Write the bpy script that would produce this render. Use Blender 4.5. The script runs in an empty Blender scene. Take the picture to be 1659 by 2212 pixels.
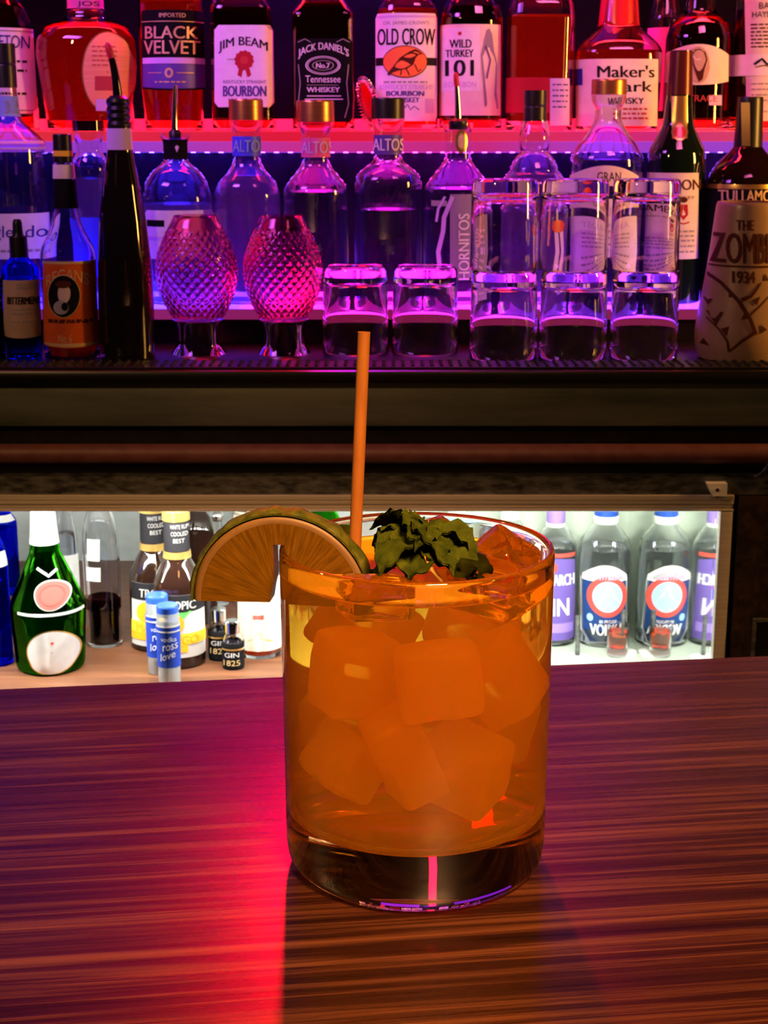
import bpy, bmesh, math, random
from mathutils import Vector, Matrix, noise
from mathutils.geometry import tessellate_polygon
from math import sin, cos, tan, atan, radians, pi

C = bpy.context.scene.collection
random.seed(7)

# ------------------------------------------------------------------ camera, world, lights, exposure
F = 3323.0                      # focal length in pixels of the 1659x2212 frame
H = 0.233                       # camera height over the bar top (z = 0)
PITCH = radians(14.0)
cd = bpy.data.cameras.new('camera'); cam = bpy.data.objects.new('camera', cd); C.objects.link(cam)
cam.location = (0, 0, H); cam.rotation_euler = (pi / 2 - PITCH, 0, 0)
cd.sensor_fit = 'HORIZONTAL'; cd.sensor_width = 36.0; cd.lens = 36.0 * F / 1659.0
cd.clip_start = 0.02; cd.clip_end = 50
cd.dof.use_dof = True; cd.dof.focus_distance = 0.46; cd.dof.aperture_fstop = 110
bpy.context.scene.camera = cam
sc = bpy.context.scene
vs = sc.view_settings
vs.view_transform = 'Standard'; vs.look = 'None'; vs.gamma = 1.0; vs.exposure = 0.0
try: vs.use_curve_mapping = False
except Exception: pass
cy = sc.cycles
cy.use_denoising = True
cy.max_bounces = 22; cy.transmission_bounces = 20; cy.glossy_bounces = 8; cy.diffuse_bounces = 4
cy.transparent_max_bounces = 16
cy.sample_clamp_indirect = 6.0; cy.sample_clamp_direct = 0.0
cy.blur_glossy = 0.6

w = bpy.data.worlds.new('dim_room'); sc.world = w; w.use_nodes = True
w.node_tree.nodes['Background'].inputs[0].default_value = (0.010, 0.006, 0.006, 1)
w.node_tree.nodes['Background'].inputs[1].default_value = 0.5


def area(name, loc, target, size, col, power, sizey=None, spread=None):
    l = bpy.data.lights.new(name, 'AREA'); o = bpy.data.objects.new(name, l); C.objects.link(o)
    l.energy = power; l.color = col; l.size = size
    if sizey: l.shape = 'RECTANGLE'; l.size_y = sizey
    if spread: l.spread = radians(spread)
    o.location = loc
    o.rotation_euler = (Vector(target) - Vector(loc)).to_track_quat('-Z', 'Y').to_euler()
    return o


# red lamp of the back bar, high behind the drink (its glossy streak lies on the bar)
area('red_lamp', (-0.092, 2.02, 0.76), (-0.03, 0.4, 0.0), 0.06, (1.0, 0.001, 0.010), 4.0, 0.40, spread=100)
# violet tubes higher on the back bar
area('violet_tube_far', (-0.62, 2.0, 0.62), (-0.2, 0.5, 0.0), 0.7, (0.40, 0.02, 1.0), 0.26, 0.22)
area('violet_tube_near', (0.16, 2.0, 0.58), (0.1, 0.5, 0.0), 0.30, (0.50, 0.02, 0.9), 0.16, 0.22)
# red led bar over the upper shelf
area('red_led', (-0.05, 1.94, 0.70), (-0.05, 1.98, 0.2), 1.3, (1.0, 0.02, 0.04), 4.0, 0.04, spread=80)
area('violet_wash', (-0.07, 2.12, 0.62), (-0.07, 2.205, 0.33), 0.10, (0.35, 0.03, 1.0), 6.0, 0.03)
# lilac and pink light of the bottle display falling on the labels
area('lilac_front', (-0.60, 1.40, 0.72), (-0.15, 1.95, 0.30), 0.30, (0.60, 0.12, 1.0), 1.15, 0.2, spread=70)
area('pink_front', (0.35, 1.30, 0.85), (0.22, 1.95, 0.32), 0.30, (1.0, 0.16, 0.45), 0.55, 0.2, spread=55)
# warm lamp to the right, in front of the shelves
area('warm_lamp', (1.08, 1.48, 0.34), (0.35, 1.9, 0.2), 0.08, (1.0, 0.45, 0.08), 4.0, 0.28, spread=120)
# warm house light behind and above the guest
area('house_warm', (0.35, -0.55, 1.25), (0.05, 0.45, 0.0), 0.35, (1.0, 0.46, 0.16), 12.5, 0.30, spread=38)
area('left_warm_fill', (-0.85, 0.55, 0.70), (0.0, 0.5, 0.05), 0.05, (1.0, 0.55, 0.2), 6.0, 0.05)  # added warm fill from the left for the counter bottles
# lamps of the bottle fridge, along its ceiling behind the door track
area('fridge_lamp', (-0.32, 1.63, -0.168), (-0.32, 1.80, -0.45), 0.62, (0.98, 1.0, 0.94), 9.0, 0.02)
area('fridge_bay_lamp', (0.20, 1.66, -0.168), (0.22, 2.02, -0.42), 0.26, (0.96, 1.0, 0.92), 5.5, 0.03)

# ------------------------------------------------------------------ materials
def principled(name, col, rough=0.5, metal=0.0, trans=0.0, ior=1.45, coat=0.0, emis=None, es=0.0, spec=None):
    m = bpy.data.materials.new(name); m.use_nodes = True
    p = m.node_tree.nodes['Principled BSDF']
    p.inputs['Base Color'].default_value = (*col, 1); p.inputs['Roughness'].default_value = rough
    p.inputs['Metallic'].default_value = metal; p.inputs['IOR'].default_value = ior
    p.inputs['Transmission Weight'].default_value = trans
    p.inputs['Coat Weight'].default_value = coat; p.inputs['Coat Roughness'].default_value = 0.05
    if spec is not None: p.inputs['Specular IOR Level'].default_value = spec
    if spec is None and metal == 0 and coat == 0 and trans == 0 and any(k in name for k in ('ink', 'label', 'paper', 'portrait', 'seal', 'mint', 'plaster')): p.inputs['Specular IOR Level'].default_value = 0.12
    if emis: p.inputs['Emission Color'].default_value = (*emis, 1); p.inputs['Emission Strength'].default_value = es
    return m


def nd(m, t, **kw):
    n = m.node_tree.nodes.new(t)
    for k, v in kw.items():
        if k in n.inputs.keys(): n.inputs[k].default_value = v
        else: setattr(n, k, v)
    return n


def lk(m, a, b): m.node_tree.links.new(a, b)


def ramp(m, stops):
    r = nd(m, 'ShaderNodeValToRGB'); e = r.color_ramp.elements
    while len(e) < len(stops): e.new(0.5)
    for i, (p, c) in enumerate(stops): e[i].position = p; e[i].color = (*c, 1)
    return r


def noisy(name, c1, c2, scale=(30, 30, 30), rough=0.5, metal=0.0, bump=0.0, detail=6, coat=0.0, lo=0.35, hi=0.65, coord='Object', spec=None):
    m = principled(name, c1, rough, metal, coat=coat, spec=spec); p = m.node_tree.nodes['Principled BSDF']
    tc = nd(m, 'ShaderNodeTexCoord'); mp = nd(m, 'ShaderNodeMapping', Scale=scale)
    lk(m, tc.outputs[coord], mp.inputs[0])
    n = nd(m, 'ShaderNodeTexNoise', Scale=1.0, Detail=detail, Roughness=0.6); lk(m, mp.outputs[0], n.inputs['Vector'])
    r = ramp(m, [(lo, c1), (hi, c2)]); lk(m, n.outputs[0], r.inputs[0]); lk(m, r.outputs[0], p.inputs['Base Color'])
    if bump:
        b = nd(m, 'ShaderNodeBump', Strength=bump, Distance=0.002); lk(m, n.outputs[0], b.inputs['Height']); lk(m, b.outputs[0], p.inputs['Normal'])
    return m


def glass(name, col=(1, 1, 1), ior=1.5, rough=0.0):
    m = bpy.data.materials.new(name); m.use_nodes = True
    m.node_tree.nodes.remove(m.node_tree.nodes['Principled BSDF'])
    g = nd(m, 'ShaderNodeBsdfGlass', Color=(*col, 1), IOR=ior, Roughness=rough)
    lk(m, g.outputs[0], m.node_tree.nodes['Material Output'].inputs[0])
    return m


def glow_scatter(name, col, ior, k):
    """coloured liquid with scatter added so it takes on the LED glow"""
    m = glass(name, col, ior); g = [n for n in m.node_tree.nodes if n.type == 'BSDF_GLASS'][0]
    t = nd(m, 'ShaderNodeBsdfTranslucent', Color=(*col, 1)); x = nd(m, 'ShaderNodeMixShader'); x.inputs[0].default_value = k
    lk(m, g.outputs[0], x.inputs[1]); lk(m, t.outputs[0], x.inputs[2]); lk(m, x.outputs[0], m.node_tree.nodes['Material Output'].inputs[0])
    return m


def emit(name, col, s):
    return principled(name, (0.1, 0.1, 0.1), 0.4, emis=col, es=s)


def led_panel(name, stops, strength, x0=-0.6, x1=0.6, chips=0.0):
    """frosted acrylic over a row of coloured LEDs"""
    m = principled(name, (0.02, 0.012, 0.02), 0.4, spec=0.06); p = m.node_tree.nodes['Principled BSDF']
    tc = nd(m, 'ShaderNodeTexCoord'); s = nd(m, 'ShaderNodeSeparateXYZ'); lk(m, tc.outputs['Object'], s.inputs[0])
    mr = nd(m, 'ShaderNodeMapRange'); mr.inputs['From Min'].default_value = x0; mr.inputs['From Max'].default_value = x1
    lk(m, s.outputs[0], mr.inputs['Value'])
    r = ramp(m, stops); lk(m, mr.outputs[0], r.inputs[0]); lk(m, r.outputs[0], p.inputs['Emission Color'])
    p.inputs['Emission Strength'].default_value = strength
    if chips:                                                    # single LED chips along the strip
        a = nd(m, 'ShaderNodeMath', operation='MULTIPLY'); a.inputs[1].default_value = 2 * pi / chips; lk(m, s.outputs[0], a.inputs[0])
        q = nd(m, 'ShaderNodeMath', operation='SINE'); lk(m, a.outputs[0], q.inputs[0])
        g = nd(m, 'ShaderNodeMath', operation='GREATER_THAN'); g.inputs[1].default_value = 0.45; lk(m, q.outputs[0], g.inputs[0])
        h = nd(m, 'ShaderNodeMath', operation='MULTIPLY_ADD'); h.inputs[1].default_value = strength * 2.6; h.inputs[2].default_value = strength * 0.12; lk(m, g.outputs[0], h.inputs[0])
        lk(m, h.outputs[0], p.inputs['Emission Strength'])
    return m


def wood(name, dark, mid, light, rough, sx, sy, coat=0.0, bump=0.15, noise_seed=0.0):
    m = principled(name, mid, rough, coat=coat); p = m.node_tree.nodes['Principled BSDF']
    tc = nd(m, 'ShaderNodeTexCoord')
    mp = nd(m, 'ShaderNodeMapping', Scale=(sx, sy, sx), Location=(noise_seed, 0, 0)); lk(m, tc.outputs['Object'], mp.inputs[0])
    n1 = nd(m, 'ShaderNodeTexNoise', Scale=1.0, Detail=8, Roughness=0.65, Distortion=0.6); lk(m, mp.outputs[0], n1.inputs['Vector'])
    mp2 = nd(m, 'ShaderNodeMapping', Scale=(sx * 4, sy * 5, sx)); lk(m, tc.outputs['Object'], mp2.inputs[0])
    n2 = nd(m, 'ShaderNodeTexNoise', Scale=1.0, Detail=5, Roughness=0.7); lk(m, mp2.outputs[0], n2.inputs['Vector'])
    mx = nd(m, 'ShaderNodeMath', operation='MULTIPLY_ADD'); mx.inputs[1].default_value = 0.35; lk(m, n2.outputs[0], mx.inputs[0]); lk(m, n1.outputs[0], mx.inputs[2])
    r = ramp(m, [(0.50, dark), (0.66, mid), (0.84, light)]); lk(m, mx.outputs[0], r.inputs[0])
    lk(m, r.outputs[0], p.inputs['Base Color'])
    b = nd(m, 'ShaderNodeBump', Strength=bump, Distance=0.001); lk(m, mx.outputs[0], b.inputs['Height']); lk(m, b.outputs[0], p.inputs['Normal'])
    rr = nd(m, 'ShaderNodeMapRange'); rr.inputs['To Min'].default_value = rough - 0.08; rr.inputs['To Max'].default_value = rough + 0.12
    lk(m, n2.outputs[0], rr.inputs['Value']); lk(m, rr.outputs[0], p.inputs['Roughness'])
    return m


M = {}
M['clear'] = glass('clear_glass', (0.97, 0.97, 0.98), 1.48)
M['rock'] = glass('tumbler_glass', (0.99, 0.98, 0.97), 1.5)
M['cut'] = glass('rose_cut_glass', (1.0, 0.64, 0.70), 1.5)
M['spirit'] = glass('clear_spirit', (0.95, 0.95, 1.0), 1.36)
M['amber'] = glow_scatter('amber_whiskey', (0.90, 0.27, 0.05), 1.36, 0.22)
M['spirit_glow'] = glow_scatter('led_glow_spirit', (0.90, 0.90, 1.0), 1.36, 0.10)  # clear spirit; scatter added to imitate the glow from the LED step
M['amber_pale'] = glow_scatter('pale_whiskey', (0.95, 0.34, 0.08), 1.36, 0.25)
M['amber_deep'] = glass('deep_whiskey', (0.55, 0.09, 0.02), 1.36)
M['wine'] = glass('dark_red_liqueur', (0.10, 0.015, 0.02), 1.36)
M['green'] = glass('green_glass', (0.16, 0.62, 0.05), 1.5)
M['greenliq'] = glass('green_liqueur', (0.25, 0.55, 0.06), 1.36)
M['cobalt'] = glass('cobalt_glass', (0.05, 0.10, 0.95), 1.5)
M['orange_shot'] = glass('orange_liqueur', (0.95, 0.30, 0.04), 1.36)
M['darkgreen'] = principled('dark_green_glass', (0.004, 0.010, 0.004), 0.06, coat=0.6)
M['blackglass'] = principled('black_glass', (0.006, 0.004, 0.004), 0.07, coat=0.5)
M['browngl'] = principled('brown_black_glass', (0.008, 0.003, 0.002), 0.06, coat=0.3)
M['black'] = principled('black_plastic', (0.008, 0.007, 0.008), 0.35)
M['ink'] = principled('black_ink', (0.015, 0.010, 0.012), 0.6)
M['navyink'] = principled('navy_ink', (0.03, 0.03, 0.25), 0.6)
M['redink'] = principled('red_ink', (0.45, 0.02, 0.03), 0.6)
M['coral'] = principled('coral_ink', (0.55, 0.05, 0.04), 0.6)
M['rosewax'] = principled('rose_seal', (0.50, 0.06, 0.05), 0.5)
M['brownink'] = principled('brown_ink', (0.075, 0.016, 0.007), 0.6)
M['paper'] = noisy('white_paper', (0.78, 0.74, 0.74), (0.84, 0.81, 0.80), (90, 90, 90), 0.6)
M['cream'] = noisy('cream_paper', (0.76, 0.66, 0.52), (0.84, 0.75, 0.62), (70, 70, 70), 0.6)
M['kraft'] = noisy('beige_paper', (0.50, 0.34, 0.20), (0.60, 0.43, 0.28), (80, 80, 80), 0.6)
M['peach'] = noisy('peach_paper', (0.90, 0.34, 0.12), (0.95, 0.42, 0.17), (10, 10, 500), 0.6)
M['orangelab'] = noisy('orange_paper', (0.58, 0.09, 0.015), (0.66, 0.12, 0.02), (70, 70, 70), 0.55)
M['oval_o'] = principled('orange_ink', (0.90, 0.22, 0.05), 0.6)
M['yellow'] = principled('yellow_ink', (0.95, 0.62, 0.05), 0.6)
M['mango'] = principled('mango_ink', (0.95, 0.45, 0.02), 0.6)
M['leafink'] = principled('leaf_green_ink', (0.06, 0.35, 0.05), 0.6)
M['blacklab'] = principled('black_label', (0.008, 0.007, 0.008), 0.7, spec=0.04)
M['purplelab'] = principled('purple_label', (0.10, 0.06, 0.25), 0.5)
M['purplecap'] = principled('purple_cap', (0.22, 0.13, 0.45), 0.4)
M['bluelab'] = principled('blue_label', (0.012, 0.035, 0.26), 0.5)
M['navylab'] = principled('navy_label', (0.010, 0.03, 0.12), 0.5)
M['bluecap'] = principled('blue_cap', (0.012, 0.05, 0.30), 0.35)
M['iceblue'] = principled('ice_blue_ink', (0.25, 0.42, 0.65), 0.6)
M['lilacink'] = principled('lilac_ink', (0.62, 0.45, 0.75), 0.5)
M['violetband'] = principled('violet_band', (0.10, 0.05, 0.30), 0.45)
M['pinkband'] = principled('pink_band', (0.75, 0.12, 0.30), 0.45)
M['blueband'] = principled('blue_band', (0.06, 0.07, 0.80), 0.45)
M['greylab'] = principled('grey_lilac_label', (0.28, 0.23, 0.32), 0.5)
M['gold'] = principled('gold_foil', (0.75, 0.48, 0.14), 0.3, 0.9)
M['goldink'] = principled('gold_ink', (0.72, 0.50, 0.22), 0.45, 0.3)
M['copper'] = noisy('copper_cap', (0.50, 0.20, 0.07), (0.58, 0.25, 0.09), (20, 20, 400), 0.32, 0.85)
M['chrome'] = principled('chrome', (0.80, 0.80, 0.82), 0.12, 1.0)
M['redwax'] = principled('red_wax', (0.55, 0.015, 0.02), 0.25, coat=0.4)
M['redtip'] = principled('red_rubber', (0.55, 0.02, 0.03), 0.4)
M['cork'] = noisy('cork', (0.30, 0.17, 0.07), (0.45, 0.27, 0.12), (200, 200, 200), 0.7)
M['skin'] = principled('portrait_ink', (0.62, 0.50, 0.40), 0.6)
M['grey'] = principled('grey_ink', (0.35, 0.33, 0.30), 0.6)
M['milk'] = principled('milky_glass', (0.75, 0.78, 0.80), 0.25, trans=0.6)

# ------------------------------------------------------------------ geometry helpers
def ang(y): return PITCH + atan((y - 1106.0) / F)
def zat(py, Y): return H - Y * tan(ang(py))
def zcam(Y, z): return Y * cos(PITCH) + (H - z) * sin(PITCH)
def xat(px, Y, z): return (px - 829.5) / F * zcam(Y, z)


class MB:
    def __init__(s): s.v = []; s.f = []; s.m = []; s.mats = []
    def mi(s, mat):
        if mat not in s.mats: s.mats.append(mat)
        return s.mats.index(mat)
    def add(s, vs, fs, mat):
        o = len(s.v); k = s.mi(mat); s.v += [tuple(v) for v in vs]
        for f in fs: s.f.append([i + o for i in f]); s.m.append(k)
        return s
    def grid(s, pts, mat, closed=False):
        n = len(pts[0]); vs = [p for row in pts for p in row]; fs = []
        for i in range(len(pts) - 1):
            for j in range(n if closed else n - 1):
                a = i * n + j; b = i * n + (j + 1) % n
                fs.append((a, b, b + n, a + n))
        return s.add(vs, fs, mat)
    def box(s, x0, x1, y0, y1, z0, z1, mat):
        v = [(x, y, z) for z in (z0, z1) for y in (y0, y1) for x in (x0, x1)]
        return s.add(v, [(0, 2, 3, 1), (4, 5, 7, 6), (0, 1, 5, 4), (2, 6, 7, 3), (0, 4, 6, 2), (1, 3, 7, 5)], mat)
    def rbox(s, x0, x1, y0, y1, z0, z1, mat, r=0.002, seg=2):
        bm = bmesh.new(); bmesh.ops.create_cube(bm, size=1)
        for v in bm.verts:
            v.co = Vector(((x0 + x1) / 2 + v.co.x * (x1 - x0), (y0 + y1) / 2 + v.co.y * (y1 - y0), (z0 + z1) / 2 + v.co.z * (z1 - z0)))
        bmesh.ops.bevel(bm, geom=bm.edges[:], offset=r, segments=seg, profile=0.5, affect='EDGES')
        bm.verts.index_update()
        s.add([v.co[:] for v in bm.verts], [[v.index for v in f.verts] for f in bm.faces], mat); bm.free()
        return s
    def lathe(s, prof, mat, seg=48, n=2.0, dy=1.0, cx=0, cyy=0, rfun=None):
        """prof [(r,z)] ; r=0 ends become poles"""
        vs = []; rows = []
        for (r, z) in prof:
            if r <= 1e-7: rows.append([len(vs)]); vs.append((cx, cyy, z)); continue
            row = []
            for k in range(seg):
                t = 2 * pi * k / seg; c, q = cos(t), sin(t)
                if n != 2.0:
                    c = math.copysign(abs(c) ** (2 / n), c); q = math.copysign(abs(q) ** (2 / n), q)
                rr = r if rfun is None else rfun(r, z, t)
                row.append(len(vs)); vs.append((cx + rr * c, cyy + rr * dy * q, z))
            rows.append(row)
        fs = []
        for a, b in zip(rows, rows[1:]):
            for k in range(seg):
                k2 = (k + 1) % seg
                if len(a) == 1 and len(b) == 1: break
                if len(a) == 1: fs.append((a[0], b[k2], b[k]))
                elif len(b) == 1: fs.append((a[k], a[k2], b[0]))
                else: fs.append((a[k], a[k2], b[k2], b[k]))
        return s.add(vs, fs, mat)
    def tube(s, pts, rad, mat, seg=12):
        rows = []; n = len(pts); pts = [Vector(p) for p in pts]
        up = Vector((0.13, 0.31, 0.94))
        for i, p in enumerate(pts):
            d = (pts[min(i + 1, n - 1)] - pts[max(i - 1, 0)]).normalized()
            a = d.cross(up)
            if a.length < 1e-4: a = d.cross(Vector((1, 0, 0)))
            a.normalize(); b = d.cross(a)
            r = rad[i] if isinstance(rad, (list, tuple)) else rad
            rows.append([p + (a * cos(2 * pi * k / seg) + b * sin(2 * pi * k / seg)) * r for k in range(seg)])
        s.grid(rows, mat, closed=True)
        o = len(s.v)
        for row, p in ((rows[0], pts[0]), (rows[-1], pts[-1])):
            s.add([p] + row, [(0, k + 1, (k + 1) % seg + 1) for k in range(seg)], mat)
        return s
    def build(s, name, parent=None, loc=None, smooth=35, recalc=True, doubles=0.0):
        me = bpy.data.meshes.new(name); me.from_pydata(s.v, [], s.f)
        for m in s.mats: me.materials.append(m)
        me.polygons.foreach_set('material_index', s.m)
        bm = bmesh.new(); bm.from_mesh(me)
        if doubles: bmesh.ops.remove_doubles(bm, verts=bm.verts, dist=doubles)
        if recalc: bmesh.ops.recalc_face_normals(bm, faces=bm.faces)
        bm.to_mesh(me); bm.free()
        if smooth:
            me.polygons.foreach_set('use_smooth', [True] * len(me.polygons))
            me.set_sharp_from_angle(angle=radians(smooth))
        me.update()
        o = bpy.data.objects.new(name, me); C.objects.link(o)
        if parent: o.parent = parent
        if loc: o.location = loc
        return o


def tag(o, label, cat, group=None):
    o['label'] = label; o['category'] = cat
    if group: o['group'] = group
    return o


def root(name, label, cat, loc, group=None):
    o = bpy.data.objects.new(name, None); o.empty_display_size = 0.02; C.objects.link(o); o.location = loc
    return tag(o, label, cat, group)


def struct(mb, name, **kw):
    o = mb.build(name, **kw); o['kind'] = 'structure'; return o


def dup(r, loc, label=None, rotz=None):
    n = r.copy(); C.objects.link(n); n.location = loc
    if label: n['label'] = label
    if rotz is not None: n.rotation_euler = (0, 0, rotz)
    for ch in list(r.children):
        c = ch.copy(); C.objects.link(c); c.parent = n
        for g in ch.children:
            d = g.copy(); C.objects.link(d); d.parent = c
    return n


def roundprof(p, R):
    """p [(r,z)], rounds every inner corner with a small quadratic bend"""
    out = [p[0]]
    for i in range(1, len(p) - 1):
        a, b, c = Vector(p[i - 1]), Vector(p[i]), Vector(p[i + 1])
        u = a - b; v = c - b
        cu = min(R, u.length * 0.45); cv = min(R, v.length * 0.45)
        if u.length < 1e-6 or v.length < 1e-6: out.append(p[i]); continue
        s = b + u.normalized() * cu; e = b + v.normalized() * cv
        for t in (0, 0.33, 0.67, 1):
            q = s * (1 - t) ** 2 + b * 2 * t * (1 - t) + e * t * t
            out.append((q.x, q.y))
    out.append(p[-1]); return out


TXT = {}
def text_geo(body, bold=0.0):
    key = (body, bold)
    if key in TXT: return TXT[key]
    cu = bpy.data.curves.new('lettering', 'FONT'); cu.body = body; cu.size = 1.0; cu.offset = bold; cu.resolution_u = 3
    cu.fill_mode = 'FRONT'
    ob = bpy.data.objects.new('lettering', cu); C.objects.link(ob)
    dg = bpy.context.evaluated_depsgraph_get(); dg.update()
    me = bpy.data.meshes.new_from_object(ob.evaluated_get(dg))
    bm = bmesh.new(); bm.from_mesh(me)
    xs = [v.co.x for v in bm.verts]; ys = [v.co.y for v in bm.verts]
    x0, x1, y0, y1 = min(xs), max(xs), min(ys), max(ys)
    for v in bm.verts: v.co = Vector(((v.co.x - x0) / (x1 - x0), (v.co.y - y0) / (y1 - y0), 0))
    ncut = max(2, min(24, len(body) * 2))
    for k in range(1, ncut):
        bmesh.ops.bisect_plane(bm, geom=bm.verts[:] + bm.edges[:] + bm.faces[:], plane_co=(k / ncut, 0, 0), plane_no=(1, 0, 0))
    bm.verts.index_update()
    g = ([v.co[:2] for v in bm.verts], [[v.index for v in f.verts] for f in bm.faces])
    bm.free(); bpy.data.meshes.remove(me); bpy.data.objects.remove(ob); bpy.data.curves.remove(cu)
    TXT[key] = g
    return g


class Bottle:
    def __init__(s, kind, label, cat, x, Y, zb, prof, gm, liquid=None, level=None, n=2.0, dy=1.0, wall=0.0025, group=None, R=0.004, yref=None, body='glass_body', open_top=True, seg=48):
        ys = [p[0] for p in prof if p[0] != 'base']
        yref = yref or (ys[len(ys) // 2] if len(ys) > 2 else ys[-1])
        s.Y, s.zb, s.n, s.dy = Y, zb, n, dy
        zr = zat(yref, Y); s.X = xat(x, Y, zr)
        s.r = root(kind, label, cat, (s.X, Y, zb + .0003), group)
        pts = []
        for (y, hw) in prof:
            z = 0.0 if y == 'base' else zat(y, Y) - zb
            pts.append((hw / F * zcam(Y, z + zb), z))
        s.raw = pts
        op = roundprof(pts[::-1], R)                       # bottom to top
        if op[0][1] == 0.0:
            r0 = op[0][0]; op = [(r0 * 0.93, 0.0), (r0 * 0.985, min(0.0012, R * .4))] + [(max(r, 0), z) for r, z in op if z > 0.0015]
        s.prof = sorted(op, key=lambda q: q[1])
        s.op = op
        mb = MB()
        if wall and gm.node_tree.nodes.get('Glass BSDF'):
            inner = [(max(r - wall, r * 0.35), z) for r, z in op if z > wall * 1.8]
            prof2 = [(0, 0)] + op + inner[::-1] + [(max(inner[0][0] * 0.9, 0.002), wall * 1.4), (0, wall * 1.3)]
            mb.lathe(prof2, gm, seg, n, dy)
            s.inner = [(inner[0][0] * 0.9, wall * 1.4)] + inner
        else:
            mb.lathe([(0, 0)] + op + [(0, op[-1][1])], gm, seg, n, dy); s.inner = None
        s.body = mb.build(body, s.r)
        if liquid and s.inner:
            zl = zat(level, Y) - zb if level is not None else s.inner[-1][1] * 0.9
            lp = [(r - 0.0003, z + 0.0003) for r, z in s.inner if z < zl]
            rl = s.hw_at(zl) - wall - 0.0003
            lp = [(0, lp[0][1])] + lp + [(rl, zl), (0, zl)]
            MB().lathe(lp, liquid, seg, n, dy).build('liquid', s.r)
        s.lab = MB(); s.decor = 'label'

    def hw_at(s, z):
        p = s.prof
        if z <= p[0][1]: return p[0][0]
        for a, b in zip(p, p[1:]):
            if a[1] <= z <= b[1]:
                t = (z - a[1]) / max(b[1] - a[1], 1e-9); return a[0] + (b[0] - a[0]) * t
        return p[-1][0]

    def map(s, px, py, layer=1):
        z = zat(py, s.Y) - s.zb; hw = s.hw_at(z)
        Yf = s.Y - hw * s.dy * 0.9
        z = zat(py, Yf); x = xat(px, Yf, z) - s.X; z -= s.zb
        hw = s.hw_at(z)
        u = max(-0.993, min(0.993, x / hw))
        yf = -hw * s.dy * (1 - abs(u) ** s.n) ** (1 / s.n)
        k = 1 + (0.0002 + 0.00035 * layer) / hw
        return (u * hw * k, yf * k, z)

    def rect(s, x0, x1, y0, y1, mat, layer=1, arch=0.0, archb=0.0, nx=None, ny=None, shear=0.0, cut=0.0):
        nx = nx or max(4, int(abs(x1 - x0) / 5)); ny = ny or max(2, int(abs(y1 - y0) / 10))
        rows = []
        for j in range(ny + 1):
            row = []
            for i in range(nx + 1):
                u = i / nx; w = 2 * u - 1
                ya = y0 - arch * (1 - w * w); yb = y1 + archb * (1 - w * w)
                py = ya + (yb - ya) * j / ny
                ins = 0
                if cut: ins = max(0, cut - min(py - y0, y1 - py))
                row.append(s.map((x0 + ins) + (x1 - x0 - 2 * ins) * u, py + shear * w, layer))
            rows.append(row)
        s.lab.grid(rows, mat); return s

    def ell(s, cx, cy_, rx, ry, mat, layer=2, rin=0.0, wob=0.0, a0=0, a1=360, nr=5):
        rows = []; N = 40
        for j in range(nr + 1):
            q = rin + (1 - rin) * j / nr; q = max(q, 0.02)
            rows.append([s.map(cx + rx * q * cos(radians(a0 + (a1 - a0) * i / N)) * (1 + wob * sin(12 * 2 * pi * i / N)), cy_ + ry * q * sin(radians(a0 + (a1 - a0) * i / N)) * (1 + wob * sin(12 * 2 * pi * i / N)), layer) for i in range(N + 1)])
        s.lab.grid(rows, mat); return s

    def text(s, body, x0, x1, y0, y1, mat, layer=2, arch=0.0, rot=False, bold=0.0, slant=0.0):
        vs, fs = text_geo(body)
        if bold:
            d = bold * 45; k = dict(layer=layer, arch=arch, rot=rot, slant=slant)
            for q in (-d, d):
                if rot: s.text(body, x0, x1, y0 + q, y1 + q, mat, **k)
                else: s.text(body, x0 + q, x1 + q, y0, y1, mat, **k)
            return s
        out = []
        for (u, v) in vs:
            if rot: px = x0 + (x1 - x0) * (1 - v); py = y1 - (y1 - y0) * u
            else:
                px = x0 + (x1 - x0) * u; py = y1 - (y1 - y0) * v - arch * (1 - (2 * u - 1) ** 2) + slant * (u - .5)
            out.append(s.map(px, py, layer))
        s.lab.add(out, fs, mat); return s

    def poly(s, pts, mat, layer=2):
        tris = tessellate_polygon([[Vector((p[0], p[1], 0)) for p in pts]])
        s.lab.add([s.map(p[0], p[1], layer) for p in pts], [list(t) for t in tris], mat); return s

    def line(s, pts, wd, mat, layer=2):
        fine = []
        for (a, b) in zip(pts, pts[1:]):
            k = max(1, int(math.hypot(b[0] - a[0], b[1] - a[1]) / 6))
            fine += [(a[0] + (b[0] - a[0]) * i / k, a[1] + (b[1] - a[1]) * i / k) for i in range(k)]
        fine.append(pts[-1]); rows = []
        for i, p in enumerate(fine):
            a = fine[max(i - 1, 0)]; b = fine[min(i + 1, len(fine) - 1)]
            dx, dy = b[0] - a[0], b[1] - a[1]; L = math.hypot(dx, dy) or 1
            w_ = wd if not isinstance(wd, tuple) else wd[0] + (wd[1] - wd[0]) * i / max(len(fine) - 1, 1)
            rows.append([s.map(p[0] - dy / L * w_ / 2, p[1] + dx / L * w_ / 2, layer), s.map(p[0] + dy / L * w_ / 2, p[1] - dx / L * w_ / 2, layer)])
        s.lab.grid(rows, mat); return s

    def lines(s, x0, x1, ys, h, mat, layer=2):
        """rows of tiny print"""
        rnd = random.Random(int(x0 * 7 + ys[0]))
        for y in ys:
            x = x0
            while x < x1 - 2:
                wd = rnd.uniform(4, 13); e = min(x + wd, x1)
                s.rect(x, e, y, y + h, mat, layer, nx=2, ny=1); x = e + rnd.uniform(2, 4)
        return s

    def done(s, name='label'):
        if s.lab.v: s.lab.build(name, s.r, recalc=False)
        s.lab = MB(); return s

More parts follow.
